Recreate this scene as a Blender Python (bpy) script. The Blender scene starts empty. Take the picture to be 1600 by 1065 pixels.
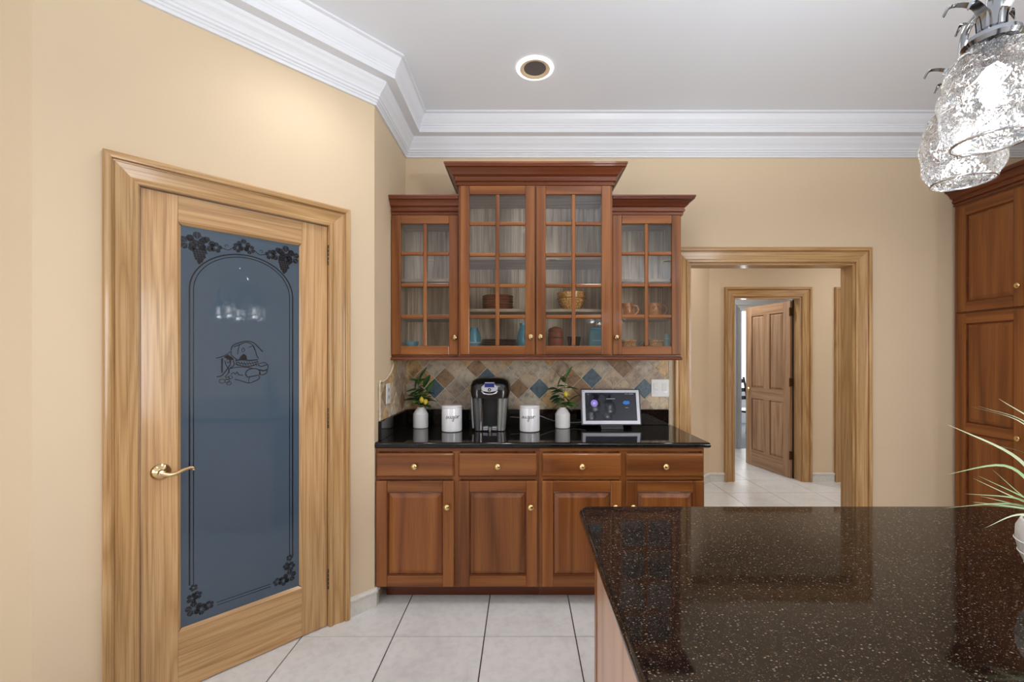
import bpy, math, random
from mathutils import Vector, Matrix

random.seed(7)
S = bpy.context.scene
COL = S.collection
PI = math.pi

# ------------------------------------------------------------------ camera, world, exposure
CAM_H = 1.407
cd = bpy.data.cameras.new('camera')
cam = bpy.data.objects.new('camera', cd)
COL.objects.link(cam)
cam.location = (0, 0, CAM_H)
cam.rotation_euler = (PI / 2, 0, 0)
cd.sensor_fit = 'HORIZONTAL'
cd.sensor_width = 36
cd.lens = 36 * 678 / 1600
cd.shift_x = -17 / 1600
cd.shift_y = 23.5 / 1600
cd.clip_start = 0.02
S.camera = cam

W = bpy.data.worlds.new('world')
S.world = W
W.use_nodes = True
W.node_tree.nodes['Background'].inputs[0].default_value = (0.95, 0.97, 1, 1)
W.node_tree.nodes['Background'].inputs[1].default_value = 1.0

vs = S.view_settings
vs.view_transform = 'Standard'
vs.look = 'None'
vs.gamma = 1
vs.use_curve_mapping = False
vs.exposure = 0.6

SPOT_W = 17          # each ceiling downlight
ADDED_DAYLIGHT_W = 120       # daylight lamp added at each unseen side window
CEIL_FILL_W = 48      # up-light added at the chandelier hub to brighten the ceiling
BULB_W = 0.06        # each chandelier bulb


def area(name, loc, direction, sx, sy, power, color=(1, 1, 1)):
    l = bpy.data.lights.new(name, 'AREA')
    l.shape = 'RECTANGLE'
    l.size, l.size_y, l.energy, l.color = sx, sy, power, color
    o = bpy.data.objects.new(name, l)
    o.location = loc
    o.rotation_euler = Vector(direction).to_track_quat('-Z', 'Y').to_euler()
    COL.objects.link(o)
    return o


# daylight lamps added at unseen windows to brighten the rooms
area('added_daylight', (-3.28, -2.6, 1.5), (1, 0, 0), 2.6, 1.8, ADDED_DAYLIGHT_W * .35, (0.92, 0.96, 1))
area('added_daylight', (3.73, -3.2, 1.5), (-1, 0, 0), 1.8, 1.8, ADDED_DAYLIGHT_W * 1.0, (0.92, 0.96, 1))
area('added_daylight', (4.3, 9.05, 1.5), (0, -1, 0), 1.6, 1.6, 26, (0.97, 0.98, 1))


# ------------------------------------------------------------------ mesh helpers
def crom(pts, n=6, closed=False):
    P = [Vector(p) for p in pts]
    if closed:
        P = [P[-1]] + P + [P[0], P[1]]
    else:
        P = [P[0] * 2 - P[1]] + P + [P[-1] * 2 - P[-2]]
    out = []
    for i in range(1, len(P) - 2):
        a, b, c, d = P[i - 1:i + 3]
        for k in range(n):
            t = k / n
            out.append(0.5 * ((2 * b) + (c - a) * t + (2 * a - 5 * b + 4 * c - d) * t * t + (3 * b - a - 3 * c + d) * t ** 3))
    if not closed:
        out.append(P[-2])
    return out


class MB:
    def __init__(s):
        s.v, s.f = [], []

    def add(s, vs, fs):
        o = len(s.v)
        s.v += [tuple(p) for p in vs]
        s.f += [tuple(i + o for i in f) for f in fs]
        return s

    def box(s, x0, x1, y0, y1, z0, z1):
        return s.add([(x0, y0, z0), (x1, y0, z0), (x1, y1, z0), (x0, y1, z0), (x0, y0, z1), (x1, y0, z1), (x1, y1, z1), (x0, y1, z1)],
                     [(0, 3, 2, 1), (4, 5, 6, 7), (0, 1, 5, 4), (1, 2, 6, 5), (2, 3, 7, 6), (3, 0, 4, 7)])

    def hexa(s, bottom, top):
        return s.add(list(bottom) + list(top), [(0, 3, 2, 1), (4, 5, 6, 7), (0, 1, 5, 4), (1, 2, 6, 5), (2, 3, 7, 6), (3, 0, 4, 7)])

    def prism(s, pts, fn, a, b):
        """polygon pts (2d) extruded between levels a and b; fn(u, v, level) -> point"""
        n = len(pts)
        vs = [fn(u, v, a) for u, v in pts] + [fn(u, v, b) for u, v in pts]
        fs = [tuple(range(n))[::-1], tuple(range(n, 2 * n))]
        fs += [(i, (i + 1) % n, n + (i + 1) % n, n + i) for i in range(n)]
        return s.add(vs, fs)

    def skin(s, rings, closed=True, caps=True):
        """connect successive rings of equal length"""
        n = len(rings[0])
        vs = [p for r in rings for p in r]
        fs = []
        m = n if closed else n - 1
        for k in range(len(rings) - 1):
            for i in range(m):
                j = (i + 1) % n
                fs.append((k * n + i, k * n + j, (k + 1) * n + j, (k + 1) * n + i))
        if caps and closed:
            fs.append(tuple(range(n))[::-1])
            fs.append(tuple((len(rings) - 1) * n + i for i in range(n)))
        return s.add(vs, fs)

    def lathe(s, prof, n=24, c=(0, 0, 0), axis='z', caps=True):
        rings = []
        for r, h in prof:
            ring = []
            for i in range(n):
                a = 2 * PI * i / n
                u, v = r * math.cos(a), r * math.sin(a)
                if axis == 'z':
                    ring.append((c[0] + u, c[1] + v, c[2] + h))
                elif axis == 'y':      # h runs towards -y
                    ring.append((c[0] + u, c[1] - h, c[2] + v))
                else:
                    ring.append((c[0] + h, c[1] + u, c[2] + v))
            rings.append(ring)
        return s.skin(rings, True, caps)

    def tube(s, path, r, n=8):
        P = [Vector(p) for p in path]
        R = r if isinstance(r, (list, tuple)) else [r] * len(P)
        rings = []
        up = None
        for i, p in enumerate(P):
            t = (P[min(i + 1, len(P) - 1)] - P[max(i - 1, 0)]).normalized()
            if up is None:
                up = Vector((0, 0, 1)) if abs(t.z) < 0.9 else Vector((1, 0, 0))
            a = t.cross(up).normalized()
            up = a.cross(t).normalized()
            rings.append([p + R[i] * (math.cos(2 * PI * k / n) * a + math.sin(2 * PI * k / n) * up) for k in range(n)])
        return s.skin(rings)

    def sphere(s, c, r, nu=12, nv=8, sc=(1, 1, 1)):
        prof = []
        rings = []
        for j in range(nv + 1):
            t = PI * j / nv
            rr = max(math.sin(t), 0.02)
            rings.append([(c[0] + sc[0] * r * rr * math.cos(2 * PI * i / nu), c[1] + sc[1] * r * rr * math.sin(2 * PI * i / nu), c[2] - sc[2] * r * math.cos(t)) for i in range(nu)])
        return s.skin(rings)

    def sweep(s, path, prof, side=1):
        """moulding: prof [(d, z)] carried along a 2d wall path with mitred corners; d is measured to the right (side=1) of the path"""
        P = [Vector(p) for p in path]
        N = []
        for i in range(len(P) - 1):
            t = (P[i + 1] - P[i]).normalized()
            N.append(Vector((t.y, -t.x)) * side)
        rings = []
        for i, p in enumerate(P):
            if i == 0:
                m = N[0]
            elif i == len(P) - 1:
                m = N[-1]
            else:
                m = (N[i - 1] + N[i]) / (1 + N[i - 1].dot(N[i]))
            rings.append([(p.x + m.x * d, p.y + m.y * d, z) for d, z in prof])
        return s.skin(rings)

    def build(s, name, mat, parent=None, bevel=0, smooth=False, seg=2):
        me = bpy.data.meshes.new(name)
        me.from_pydata(s.v, [], s.f)
        import bmesh
        bm = bmesh.new()
        bm.from_mesh(me)
        bmesh.ops.recalc_face_normals(bm, faces=bm.faces)
        bm.to_mesh(me)
        bm.free()
        me.materials.append(mat)
        o = bpy.data.objects.new(name, me)
        COL.objects.link(o)
        o.parent = parent
        if bevel:
            b = o.modifiers.new('bevel', 'BEVEL')
            b.width, b.segments, b.limit_method, b.angle_limit = bevel, seg, 'ANGLE', math.radians(40)
        if smooth:
            for p in me.polygons:
                p.use_smooth = True
            me.set_sharp_from_angle(angle=math.radians(smooth if smooth > 1 else 40))
            for p in me.polygons:
                if abs(p.normal.z) > 0.9995 and p.area > 1e-3:
                    p.use_smooth = False
        return o


def tag(o, label, cat=None, group=None, kind=None):
    o['label'] = label
    if cat:
        o['category'] = cat
    if group:
        o['group'] = group
    if kind:
        o['kind'] = kind
    return o


def empty(name, loc=(0, 0, 0), rz=0):
    o = bpy.data.objects.new(name, None)
    o.empty_display_size = 0.05
    o.location = loc
    o.rotation_euler = (0, 0, rz)
    COL.objects.link(o)
    return o


def thing(name, label, cat, loc=(0, 0, 0), rz=0, group=None, kind=None):
    return tag(empty(name, loc, rz), label, cat, group, kind)


def copy_tree(o, parent=None):
    c = o.copy()
    COL.objects.link(c)
    c.parent = parent
    for ch in [x for x in bpy.data.objects if x.parent == o]:
        copy_tree(ch, c)
    return c


# ------------------------------------------------------------------ materials
def srgb(r, g, b):
    f = lambda c: (c / 255 / 12.92) if c / 255 <= 0.04045 else ((c / 255 + 0.055) / 1.055) ** 2.4
    return (f(r), f(g), f(b), 1)


class NT:
    def __init__(s, name):
        s.m = bpy.data.materials.new(name)
        s.m.use_nodes = True
        s.t = s.m.node_tree
        s.b = s.t.nodes['Principled BSDF']
        s.out = s.t.nodes['Material Output']

    def n(s, typ, **kw):
        o = s.t.nodes.new(typ)
        for k, v in kw.items():
            if k.startswith('i_'):
                key = k[2:]
                key = int(key) if key.isdigit() else key.replace('_', ' ')
                o.inputs[key].default_value = v
            else:
                setattr(o, k, v)
        return o

    def l(s, a, b):
        s.t.links.new(a, b)

    def coords(s, scale=(1, 1, 1), rand=True, src='Object'):
        tc = s.n('ShaderNodeTexCoord')
        mp = s.n('ShaderNodeMapping')
        mp.inputs['Scale'].default_value = scale
        if rand:
            oi = s.n('ShaderNodeObjectInfo')
            mu = s.n('ShaderNodeMath', operation='MULTIPLY', i_1=37.0)
            s.l(oi.outputs['Random'], mu.inputs[0])
            ad = s.n('ShaderNodeVectorMath', operation='ADD')
            s.l(tc.outputs[src], ad.inputs[0])
            s.l(mu.outputs[0], ad.inputs[1])
            s.l(ad.outputs[0], mp.inputs['Vector'])
        else:
            s.l(tc.outputs[src], mp.inputs['Vector'])
        return mp.outputs[0]

    def ramp(s, fac, stops, interp='LINEAR'):
        r = s.n('ShaderNodeValToRGB')
        r.color_ramp.interpolation = interp
        e = r.color_ramp.elements
        while len(e) < len(stops):
            e.new(0.5)
        for i, (p, c) in enumerate(stops):
            e[i].position = p
            e[i].color = c if len(c) == 4 else (*c, 1)
        s.l(fac, r.inputs[0])
        return r.outputs[0]

    def mix(s, fac, a, b, blend='MIX'):
        m = s.n('ShaderNodeMix', data_type='RGBA', blend_type=blend)
        for val, idx in ((fac, 0), (a, 6), (b, 7)):
            if hasattr(val, 'is_linked') or hasattr(val, 'links'):
                s.l(val, m.inputs[idx])
            else:
                m.inputs[idx].default_value = val
        return m.outputs[2]

    def bump(s, h, strength=0.2, dist=0.002):
        b = s.n('ShaderNodeBump', i_Strength=strength, i_Distance=dist)
        s.l(h, b.inputs['Height'])
        s.l(b.outputs[0], s.b.inputs['Normal'])


def plain(name, col, rough=0.5, metal=0.0, spec=0.5, coat=0.0, emis=None, estr=0.0, noise=0.0, nscale=6.0, coat_rough=0.05):
    m = NT(name)
    b = m.b
    b.inputs['Base Color'].default_value = col
    b.inputs['Roughness'].default_value = rough
    b.inputs['Metallic'].default_value = metal
    b.inputs['Specular IOR Level'].default_value = spec
    b.inputs['Coat Weight'].default_value = coat
    b.inputs['Coat Roughness'].default_value = coat_rough
    if emis:
        b.inputs['Emission Color'].default_value = emis
        b.inputs['Emission Strength'].default_value = estr
    if noise:
        co = m.coords((1, 1, 1))
        nz = m.n('ShaderNodeTexNoise', i_Scale=nscale, i_Detail=5.0)
        m.l(co, nz.inputs['Vector'])
        d = tuple(c * (1 - noise) for c in col[:3]) + (1,)
        h = tuple(min(1, c * (1 + noise)) for c in col[:3]) + (1,)
        m.l(m.ramp(nz.outputs[0], [(0.3, d), (0.7, h)]), b.inputs['Base Color'])
    return m.m


def wood(name, dark, mid, light, axis, band=7.0, rough=0.35, coat=0.3, pores=0.35, coat_rough=0.12, rings=9.0, vary=0.07):
    """grain runs along axis of the object's own space"""
    m = NT(name)
    ax = 'xyz'.index(axis)
    sc = [1.0, 1.0, 1.0]
    sc[ax] = 0.05
    co = m.coords(tuple(sc))
    nz = m.n('ShaderNodeTexNoise', i_Scale=band, i_Detail=1.5, i_Roughness=0.45)
    m.l(co, nz.inputs['Vector'])
    mul = m.n('ShaderNodeMath', operation='MULTIPLY', i_1=rings)
    m.l(nz.outputs[0], mul.inputs[0])
    fr = m.n('ShaderNodeMath', operation='PINGPONG', i_1=1.0)
    m.l(mul.outputs[0], fr.inputs[0])
    base = m.ramp(fr.outputs[0], [(0.0, dark), (0.4, mid), (1.0, light)])
    sc2 = [1.0, 1.0, 1.0]
    sc2[ax] = 0.012
    co2 = m.coords(tuple(sc2))
    n2 = m.n('ShaderNodeTexNoise', i_Scale=260.0, i_Detail=2.0)
    m.l(co2, n2.inputs['Vector'])
    pc = m.ramp(n2.outputs[0], [(0.36, tuple(c * 0.55 for c in dark[:3])), (0.5, (1, 1, 1)), (1, (1, 1, 1))])
    col = m.mix(pores, base, pc, 'MULTIPLY')
    big = m.n('ShaderNodeTexNoise', i_Scale=2.2, i_Detail=2.0)
    m.l(m.coords(tuple(0.25 if i == ax else 1 for i in range(3))), big.inputs['Vector'])
    tone = m.ramp(big.outputs[0], [(0.3, (0.9, 0.9, 0.9)), (0.7, (1.05, 1.04, 1.03))])
    col = m.mix(1.0, col, tone, 'MULTIPLY')
    oi = m.n('ShaderNodeObjectInfo')
    col = m.mix(1.0, col, m.ramp(oi.outputs['Random'], [(0.0, (1 - vary, 1 - vary, 1 - vary)), (1.0, (1 + vary, 1 + vary * .95, 1 + vary * .9))]), 'MULTIPLY')
    m.l(col, m.b.inputs['Base Color'])
    m.b.inputs['Roughness'].default_value = rough
    m.b.inputs['Specular IOR Level'].default_value = 0.3
    m.b.inputs['Coat Weight'].default_value = coat
    m.b.inputs['Coat Roughness'].default_value = coat_rough
    m.bump(n2.outputs[0], 0.06, 0.001)
    return m.m


OAK = (srgb(172, 132, 84), srgb(186, 146, 96), srgb(198, 160, 112))
oak_v = wood('oak_vertical', *OAK, 'z', band=13, rings=16.0, pores=0.32)
oak_h = wood('oak_horizontal', *OAK, 'x', band=13, rings=16.0, pores=0.32)
OAK2 = (srgb(180, 140, 94), srgb(192, 152, 104), srgb(202, 164, 118))
oakdoor_v = wood('oak_door_vertical', *OAK2, 'z', band=13, rings=16.0, pores=0.32)
oakdoor_h = wood('oak_door_horizontal', *OAK2, 'x', band=13, rings=16.0, pores=0.32)
HAL = (srgb(160, 122, 90), srgb(178, 140, 106), srgb(190, 154, 120))
hall_v = wood('hall_oak_vertical', *HAL, 'z', band=9, pores=0.35)
hall_h = wood('hall_oak_horizontal', *HAL, 'x', band=9, pores=0.35)
CHE = (srgb(112, 62, 24), srgb(134, 77, 33), srgb(150, 93, 44))
cherry_v = wood('cherry_vertical', *CHE, 'z', band=6, rings=11.0, rough=0.4, coat=0.3, pores=0.25, coat_rough=0.08, vary=0.13)
cherry_h = wood('cherry_horizontal', *CHE, 'x', band=6, rings=11.0, rough=0.4, coat=0.3, pores=0.25, coat_rough=0.08, vary=0.13)
CHR = (srgb(92, 43, 20), srgb(108, 53, 26), srgb(122, 64, 33))
cherry_trim = wood('cherry_moulding', *CHR, 'x', band=5, rough=0.35, coat=0.4, pores=0.12, coat_rough=0.08)
island_glare_wood = wood('island_glare_wood', srgb(186, 146, 122), srgb(204, 166, 142), srgb(214, 178, 154), 'z', band=4, rough=0.4, coat=0.3, pores=0.15)  # glare on the island side is put into this pale wood colour
inner_v = wood('cabinet_lining', srgb(196, 176, 150), srgb(222, 206, 182), srgb(234, 220, 198), 'z', band=14, rough=0.5, coat=0.1, pores=0.5)
inner_h = wood('cabinet_shelf_wood', srgb(170, 146, 120), srgb(188, 164, 138), srgb(200, 178, 152), 'x', band=14, rough=0.5, coat=0.1, pores=0.4)

paint = plain('tan_wall_paint', srgb(217, 196, 166), 0.6, spec=0.25, noise=0.02, nscale=1.5)
paint_hall = plain('hall_wall_paint', srgb(220, 197, 166), 0.6, spec=0.25, noise=0.02, nscale=1.5)
white_paint = plain('white_wall_paint', srgb(228, 230, 232), 0.6, spec=0.25)
grey_paint = plain('grey_trim_paint', srgb(176, 180, 188), 0.5)
ceil_m = plain('ceiling_paint', srgb(238, 242, 249), 0.8, spec=0.1)
trim_m = plain('white_trim_paint', srgb(228, 231, 237), 0.35, spec=0.4)
carpet = plain('grey_carpet', srgb(130, 136, 138), 0.9, noise=0.1, nscale=60)
brass = plain('polished_brass', srgb(226, 196, 140), 0.16, metal=1.0)
brass_l = plain('satin_brass_lever', srgb(214, 186, 142), 0.18, metal=1.0)
bronze = plain('dark_bronze', srgb(92, 72, 52), 0.35, metal=0.8)
chrome = plain('chrome', srgb(215, 218, 222), 0.1, metal=1.0)
black_pl = plain('black_gloss_plastic', srgb(18, 18, 20), 0.16, spec=0.6)
black_mat = plain('black_satin_plastic', srgb(14, 15, 17), 0.4)
silver_pl = plain('silver_grey_plastic', srgb(128, 128, 126), 0.3, metal=0.4)
lightsilver = plain('pale_silver_plastic', srgb(205, 205, 212), 0.3, metal=0.2)
white_cer = plain('white_glazed_ceramic', srgb(238, 238, 240), 0.18, coat=0.4)
bisque = plain('matte_white_ceramic', srgb(232, 230, 228), 0.45)
ink = plain('black_ink', srgb(25, 24, 28), 0.5)
white_pl = plain('white_plastic', srgb(238, 236, 232), 0.3)
leaf_m = plain('dark_green_leaf', srgb(42, 82, 36), 0.38, noise=0.35, nscale=30)
leaf_m3 = plain('bright_green_leaf', srgb(84, 128, 58), 0.35, noise=0.25, nscale=30)
leaf_m2 = plain('deep_green_leaf', srgb(26, 54, 28), 0.38, noise=0.3, nscale=30)
stem_m = plain('plant_stem', srgb(70, 84, 46), 0.6)
lemon_m = plain('lemon_skin', srgb(232, 206, 72), 0.4, noise=0.08, nscale=60)
blade_m = plain('grass_blade', srgb(150, 180, 128), 0.45, noise=0.22, nscale=14)
blade_m2 = plain('pale_grass_blade', srgb(196, 208, 170), 0.45, noise=0.15, nscale=14)
soil_m = plain('potting_moss', srgb(70, 66, 44), 0.9, noise=0.3, nscale=40)
etch_m = plain('clear_etched_line', srgb(20, 22, 32), 0.12, spec=0.5)
frost_m = plain('frosted_blue_glass', srgb(72, 87, 102), 0.015, spec=0.5)
sheet_dark = plain('dark_grey_stone', srgb(40, 34, 30), 0.5)
terracotta = plain('terracotta', srgb(172, 88, 54), 0.4, noise=0.12, nscale=20)
wicker = plain('brown_woven_stoneware', srgb(142, 82, 52), 0.5, noise=0.3, nscale=60)
darkwicker = plain('dark_brown_stoneware', srgb(96, 58, 40), 0.45, noise=0.2, nscale=40)
blue_cer = plain('sky_blue_ceramic', srgb(120, 198, 222), 0.2, coat=0.4, noise=0.06, nscale=20)
black_wood = plain('black_painted_wood', srgb(22, 22, 24), 0.35)
gold_ring = plain('pale_gold_trim', srgb(236, 214, 178), 0.4)
lens_dark = plain('dark_lamp_lens', srgb(92, 88, 90), 0.25)
halo_m = plain('lit_white_trim', srgb(255, 250, 244), 0.4, emis=(1, 0.97, 0.93, 1), estr=2.0)
bulb_m = plain('lit_bulb', (1, 1, 1, 1), 0.4, emis=(1, 0.98, 0.95, 1), estr=5.0)


def amber_mat():
    m = NT('amber_patterned_ceramic')
    v = m.n('ShaderNodeTexVoronoi', i_Scale=70.0, feature='DISTANCE_TO_EDGE')
    m.l(m.coords((1, 1, 1)), v.inputs['Vector'])
    m.l(m.ramp(v.outputs[0], [(0.0, srgb(190, 112, 40)), (0.1, srgb(224, 158, 74)), (0.3, srgb(248, 214, 146))]), m.b.inputs['Base Color'])
    m.b.inputs['Roughness'].default_value = 0.2
    return m.m


amber = amber_mat()


def stone_mat(name, base, amp=0.06, scale=3.0, rough=0.3, vein=0.08):
    m = NT(name)
    co = m.coords((1, 1, 1))
    a = m.n('ShaderNodeTexNoise', i_Scale=scale, i_Detail=6.0, i_Roughness=0.6, i_Distortion=0.6)
    m.l(co, a.inputs['Vector'])
    d = tuple(c * (1 - amp * 2) for c in base[:3])
    h = tuple(min(1, c * (1 + amp)) for c in base[:3])
    c1 = m.ramp(a.outputs[0], [(0.3, d), (0.5, base), (0.72, h)])
    b = m.n('ShaderNodeTexNoise', i_Scale=scale * 7, i_Detail=4.0)
    m.l(co, b.inputs['Vector'])
    sp = m.ramp(b.outputs[0], [(0.35, (1 - vein,) * 3), (0.55, (1, 1, 1)), (1, (1, 1, 1))])
    m.l(m.mix(1.0, c1, sp, 'MULTIPLY'), m.b.inputs['Base Color'])
    m.b.inputs['Roughness'].default_value = rough
    return m.m


tile_m = stone_mat('pale_floor_tile', srgb(222, 220, 217), 0.05, 4.0, 0.32)
base_stone = stone_mat('pale_stone_baseboard', srgb(218, 214, 206), 0.05, 7.0, 0.35)
grout_d = plain('dark_floor_grout', srgb(46, 46, 46), 0.8)
grout_l = plain('pale_wall_grout', srgb(228, 220, 206), 0.8)
SPL = [stone_mat('beige_splash_tile', srgb(210, 188, 158), 0.24, 26, 0.4, 0.2), stone_mat('tan_splash_tile', srgb(212, 176, 124), 0.28, 26, 0.4, 0.25),
       stone_mat('taupe_splash_tile', srgb(188, 166, 144), 0.24, 26, 0.4, 0.2), stone_mat('brown_splash_tile', srgb(166, 132, 98), 0.28, 26, 0.4, 0.25),
       stone_mat('grey_splash_tile', srgb(206, 192, 172), 0.24, 26, 0.4, 0.2)]
SPL_BLUE = stone_mat('slate_blue_splash_tile', srgb(94, 116, 128), 0.25, 40, 0.4, 0.3)
rope_m = stone_mat('cream_rope_tile', srgb(206, 190, 164), 0.12, 60, 0.4, 0.2)


def floor_mat():
    m = NT('floor_tile_field')
    tc = m.n('ShaderNodeTexCoord')
    mp = m.n('ShaderNodeMapping')
    mp.inputs['Location'].default_value = (-0.264 + 0.457 * 20, -2.175 + 0.457 * 20, 0)
    m.l(tc.outputs['Object'], mp.inputs['Vector'])
    br = m.n('ShaderNodeTexBrick', offset=0.0, squash=1.0)
    br.inputs['Color1'].default_value = srgb(220, 218, 215)
    br.inputs['Color2'].default_value = srgb(214, 212, 209)
    br.inputs['Mortar'].default_value = srgb(46, 46, 46)
    br.inputs['Scale'].default_value = 1.0
    br.inputs['Mortar Size'].default_value = 0.0026
    br.inputs['Brick Width'].default_value = 0.457
    br.inputs['Row Height'].default_value = 0.457
    m.l(mp.outputs[0], br.inputs['Vector'])
    m.l(br.outputs[0], m.b.inputs['Base Color'])
    m.b.inputs['Roughness'].default_value = 0.35
    return m.m


floor_m = floor_mat()


def granite_mat(name, fleck, tone):
    m = NT(name)
    co = m.coords((1, 1, 1), rand=False)
    nz = m.n('ShaderNodeTexNoise', i_Scale=90.0, i_Detail=4.0)
    m.l(co, nz.inputs['Vector'])
    base = m.ramp(nz.outputs[0], [(0.35, tone[0]), (0.6, tone[1]), (0.78, tone[2])])
    col = base
    for sc, thr, cols in ((420, 0.55, (srgb(120, 98, 76), srgb(84, 72, 64))), (230, 0.78, (srgb(150, 126, 98), srgb(96, 104, 110)))):
        v = m.n('ShaderNodeTexVoronoi', i_Scale=float(sc))
        st = m.n('ShaderNodeVectorMath', operation='MULTIPLY')
        st.inputs[1].default_value = (0.6, 1.0, 1.0)
        m.l(co, st.inputs[0])
        m.l(st.outputs[0], v.inputs['Vector'])
        sep = m.n('ShaderNodeSeparateColor')
        m.l(v.outputs['Color'], sep.inputs[0])
        a = m.n('ShaderNodeMath', operation='GREATER_THAN', i_1=thr)
        m.l(sep.outputs[0], a.inputs[0])
        b = m.n('ShaderNodeMath', operation='LESS_THAN', i_1=0.28)
        m.l(v.outputs['Distance'], b.inputs[0])
        c = m.n('ShaderNodeMath', operation='MULTIPLY')
        m.l(a.outputs[0], c.inputs[0])
        m.l(b.outputs[0], c.inputs[1])
        c2 = m.n('ShaderNodeMath', operation='MULTIPLY', i_1=fleck)
        m.l(c.outputs[0], c2.inputs[0])
        fc = m.mix(sep.outputs[1], cols[0], cols[1])
        col = m.mix(c2.outputs[0], col, fc)
    m.l(col, m.b.inputs['Base Color'])
    m.b.inputs['Roughness'].default_value = 0.05
    m.b.inputs['Specular IOR Level'].default_value = 0.4
    return m.m


granite = granite_mat('black_granite', 0.35, (srgb(7, 7, 8), srgb(16, 14, 13), srgb(30, 26, 22)))
granite_i = granite_mat('flecked_granite', 0.9, (srgb(12, 10, 9), srgb(34, 25, 20), srgb(56, 43, 33)))


def pane_mat():
    m = NT('clear_cabinet_glass')
    t = m.n('ShaderNodeBsdfTransparent')
    t.inputs[0].default_value = (0.97, 0.97, 0.965, 1)
    g = m.n('ShaderNodeBsdfGlossy')
    g.inputs['Roughness'].default_value = 0.02
    f = m.n('ShaderNodeFresnel', i_IOR=1.5)
    mx = m.n('ShaderNodeMixShader')
    m.l(f.outputs[0], mx.inputs[0])
    m.l(t.outputs[0], mx.inputs[1])
    m.l(g.outputs[0], mx.inputs[2])
    m.l(mx.outputs[0], m.out.inputs[0])
    return m.m


pane_m = pane_mat()


def crystal_mat():
    """cut glass of the lamp shades"""
    m = NT('cut_crystal')
    g = m.n('ShaderNodeBsdfGlass', i_IOR=1.42, i_Roughness=0.02)
    g.inputs['Color'].default_value = (0.97, 0.985, 1, 1)
    v = m.n('ShaderNodeTexNoise', i_Scale=60.0, i_Detail=2.0, i_Distortion=2.0)
    m.l(m.coords((1, 1, 0.6), rand=False), v.inputs['Vector'])
    bp = m.n('ShaderNodeBump', i_Strength=0.8, i_Distance=0.006)
    m.l(v.outputs[0], bp.inputs['Height'])
    m.l(bp.outputs[0], g.inputs['Normal'])
    t = m.n('ShaderNodeBsdfTransparent')
    mx = m.n('ShaderNodeMixShader', i_0=0.72)
    m.l(t.outputs[0], mx.inputs[1])
    m.l(g.outputs[0], mx.inputs[2])
    m.l(mx.outputs[0], m.out.inputs[0])
    return m.m


crystal = crystal_mat()
smoke = NT('smoked_tumbler_glass')
_t = smoke.n('ShaderNodeBsdfTransparent')
_t.inputs[0].default_value = (0.5, 0.5, 0.5, 1)
_g = smoke.n('ShaderNodeBsdfGlossy')
_g.inputs['Roughness'].default_value = 0.05
_f = smoke.n('ShaderNodeFresnel', i_IOR=1.5)
_m = smoke.n('ShaderNodeMixShader')
smoke.l(_f.outputs[0], _m.inputs[0])
smoke.l(_t.outputs[0], _m.inputs[1])
smoke.l(_g.outputs[0], _m.inputs[2])
smoke.l(_m.outputs[0], smoke.out.inputs[0])
smoke_m = smoke.m

# ------------------------------------------------------------------ room shell
CEIL = 3.05
BACK = 3.085           # kitchen face of the back wall
HALLF = 4.857          # hall face of the far hall wall
SIDE = -0.835          # short return wall beside the coffee counter
P0 = Vector((SIDE, 2.44))
U = Vector((0.69, 0.724)).normalized()
ANG = math.atan2(U.y, U.x)
PLEN = 1.276
P1 = P0 - U * PLEN

floor = MB().box(-3.4, 5.4, -4.5, 6.6, -0.1, 0).build('floor', floor_m)
tag(floor, 'pale grey square floor tiles with dark grout through kitchen and hall', 'floor', kind='structure')
ceiling = MB().box(-3.4, 5.6, -4.5, 9.4, CEIL, CEIL + 0.1).build('ceiling', ceil_m)
tag(ceiling, 'flat light grey painted ceiling above the white crown moulding', 'ceiling', kind='structure')
far_floor = MB().box(1.8, 5.6, 6.6, 9.4, -0.1, 0).build('floor_far_room', carpet)
tag(far_floor, 'grey carpet of the far room seen past the open hall door', 'floor', kind='structure')

# floor tiles as pieces
PT = 0.457
tm = MB()
g = 0.0026
h = PT / 2 - g
tm.hexa([(-h, -h, 0), (h, -h, 0), (h, h, 0), (-h, h, 0)], [(-h + .001, -h + .001, .003), (h - .001, -h + .001, .003), (h - .001, h - .001, .003), (-h + .001, h - .001, .003)])
tile0 = tm.build('floor_tile', tile_m, floor)
spots = []
for i in range(-5, 11):
    for j in range(-3, 10):
        x, y = 0.264 + PT * (i + 0.5), 2.175 + PT * (j + 0.5)
        if y > 6.4 or y < 0.8:
            continue
        if y < 2.9 and (x > 3.5 or x < -2.0):
            continue
        if y < 2.9 and (Vector((x, y)) - P0).dot(Vector((U.y, -U.x))) < -0.36:
            continue
        if 2.9 <= y and x < 0.9:
            continue
        if y > 3.2 and x < 0.9 + (y - 3.2) * 0.5:
            continue
        spots.append((x, y))
floor_grout = []
for k, (x, y) in enumerate(spots):
    o = tile0 if k == 0 else tile0.copy()
    if k:
        COL.objects.link(o)
        o.parent = floor
    o.location = (x, y, 0)
print('floor tiles', len(spots))


def wall(name, label, x0, x1, loc, rz, mat, openings=(), th=0.11, top=CEIL):
    """wall face on local y=0, body towards +y; openings (x0, x1, z0, z1)"""
    m = MB()
    xs = x0
    for a, b, za, zb in sorted(openings):
        m.box(xs, a, 0, th, 0, top)
        if za > 0:
            m.box(a, b, 0, th, 0, za)
        m.box(a, b, 0, th, zb, top)
        xs = b
    m.box(xs, x1, 0, th, 0, top)
    o = m.build(name, mat)
    o.location = loc
    o.rotation_euler = (0, 0, rz)
    return tag(o, label, 'wall', kind='structure')


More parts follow.
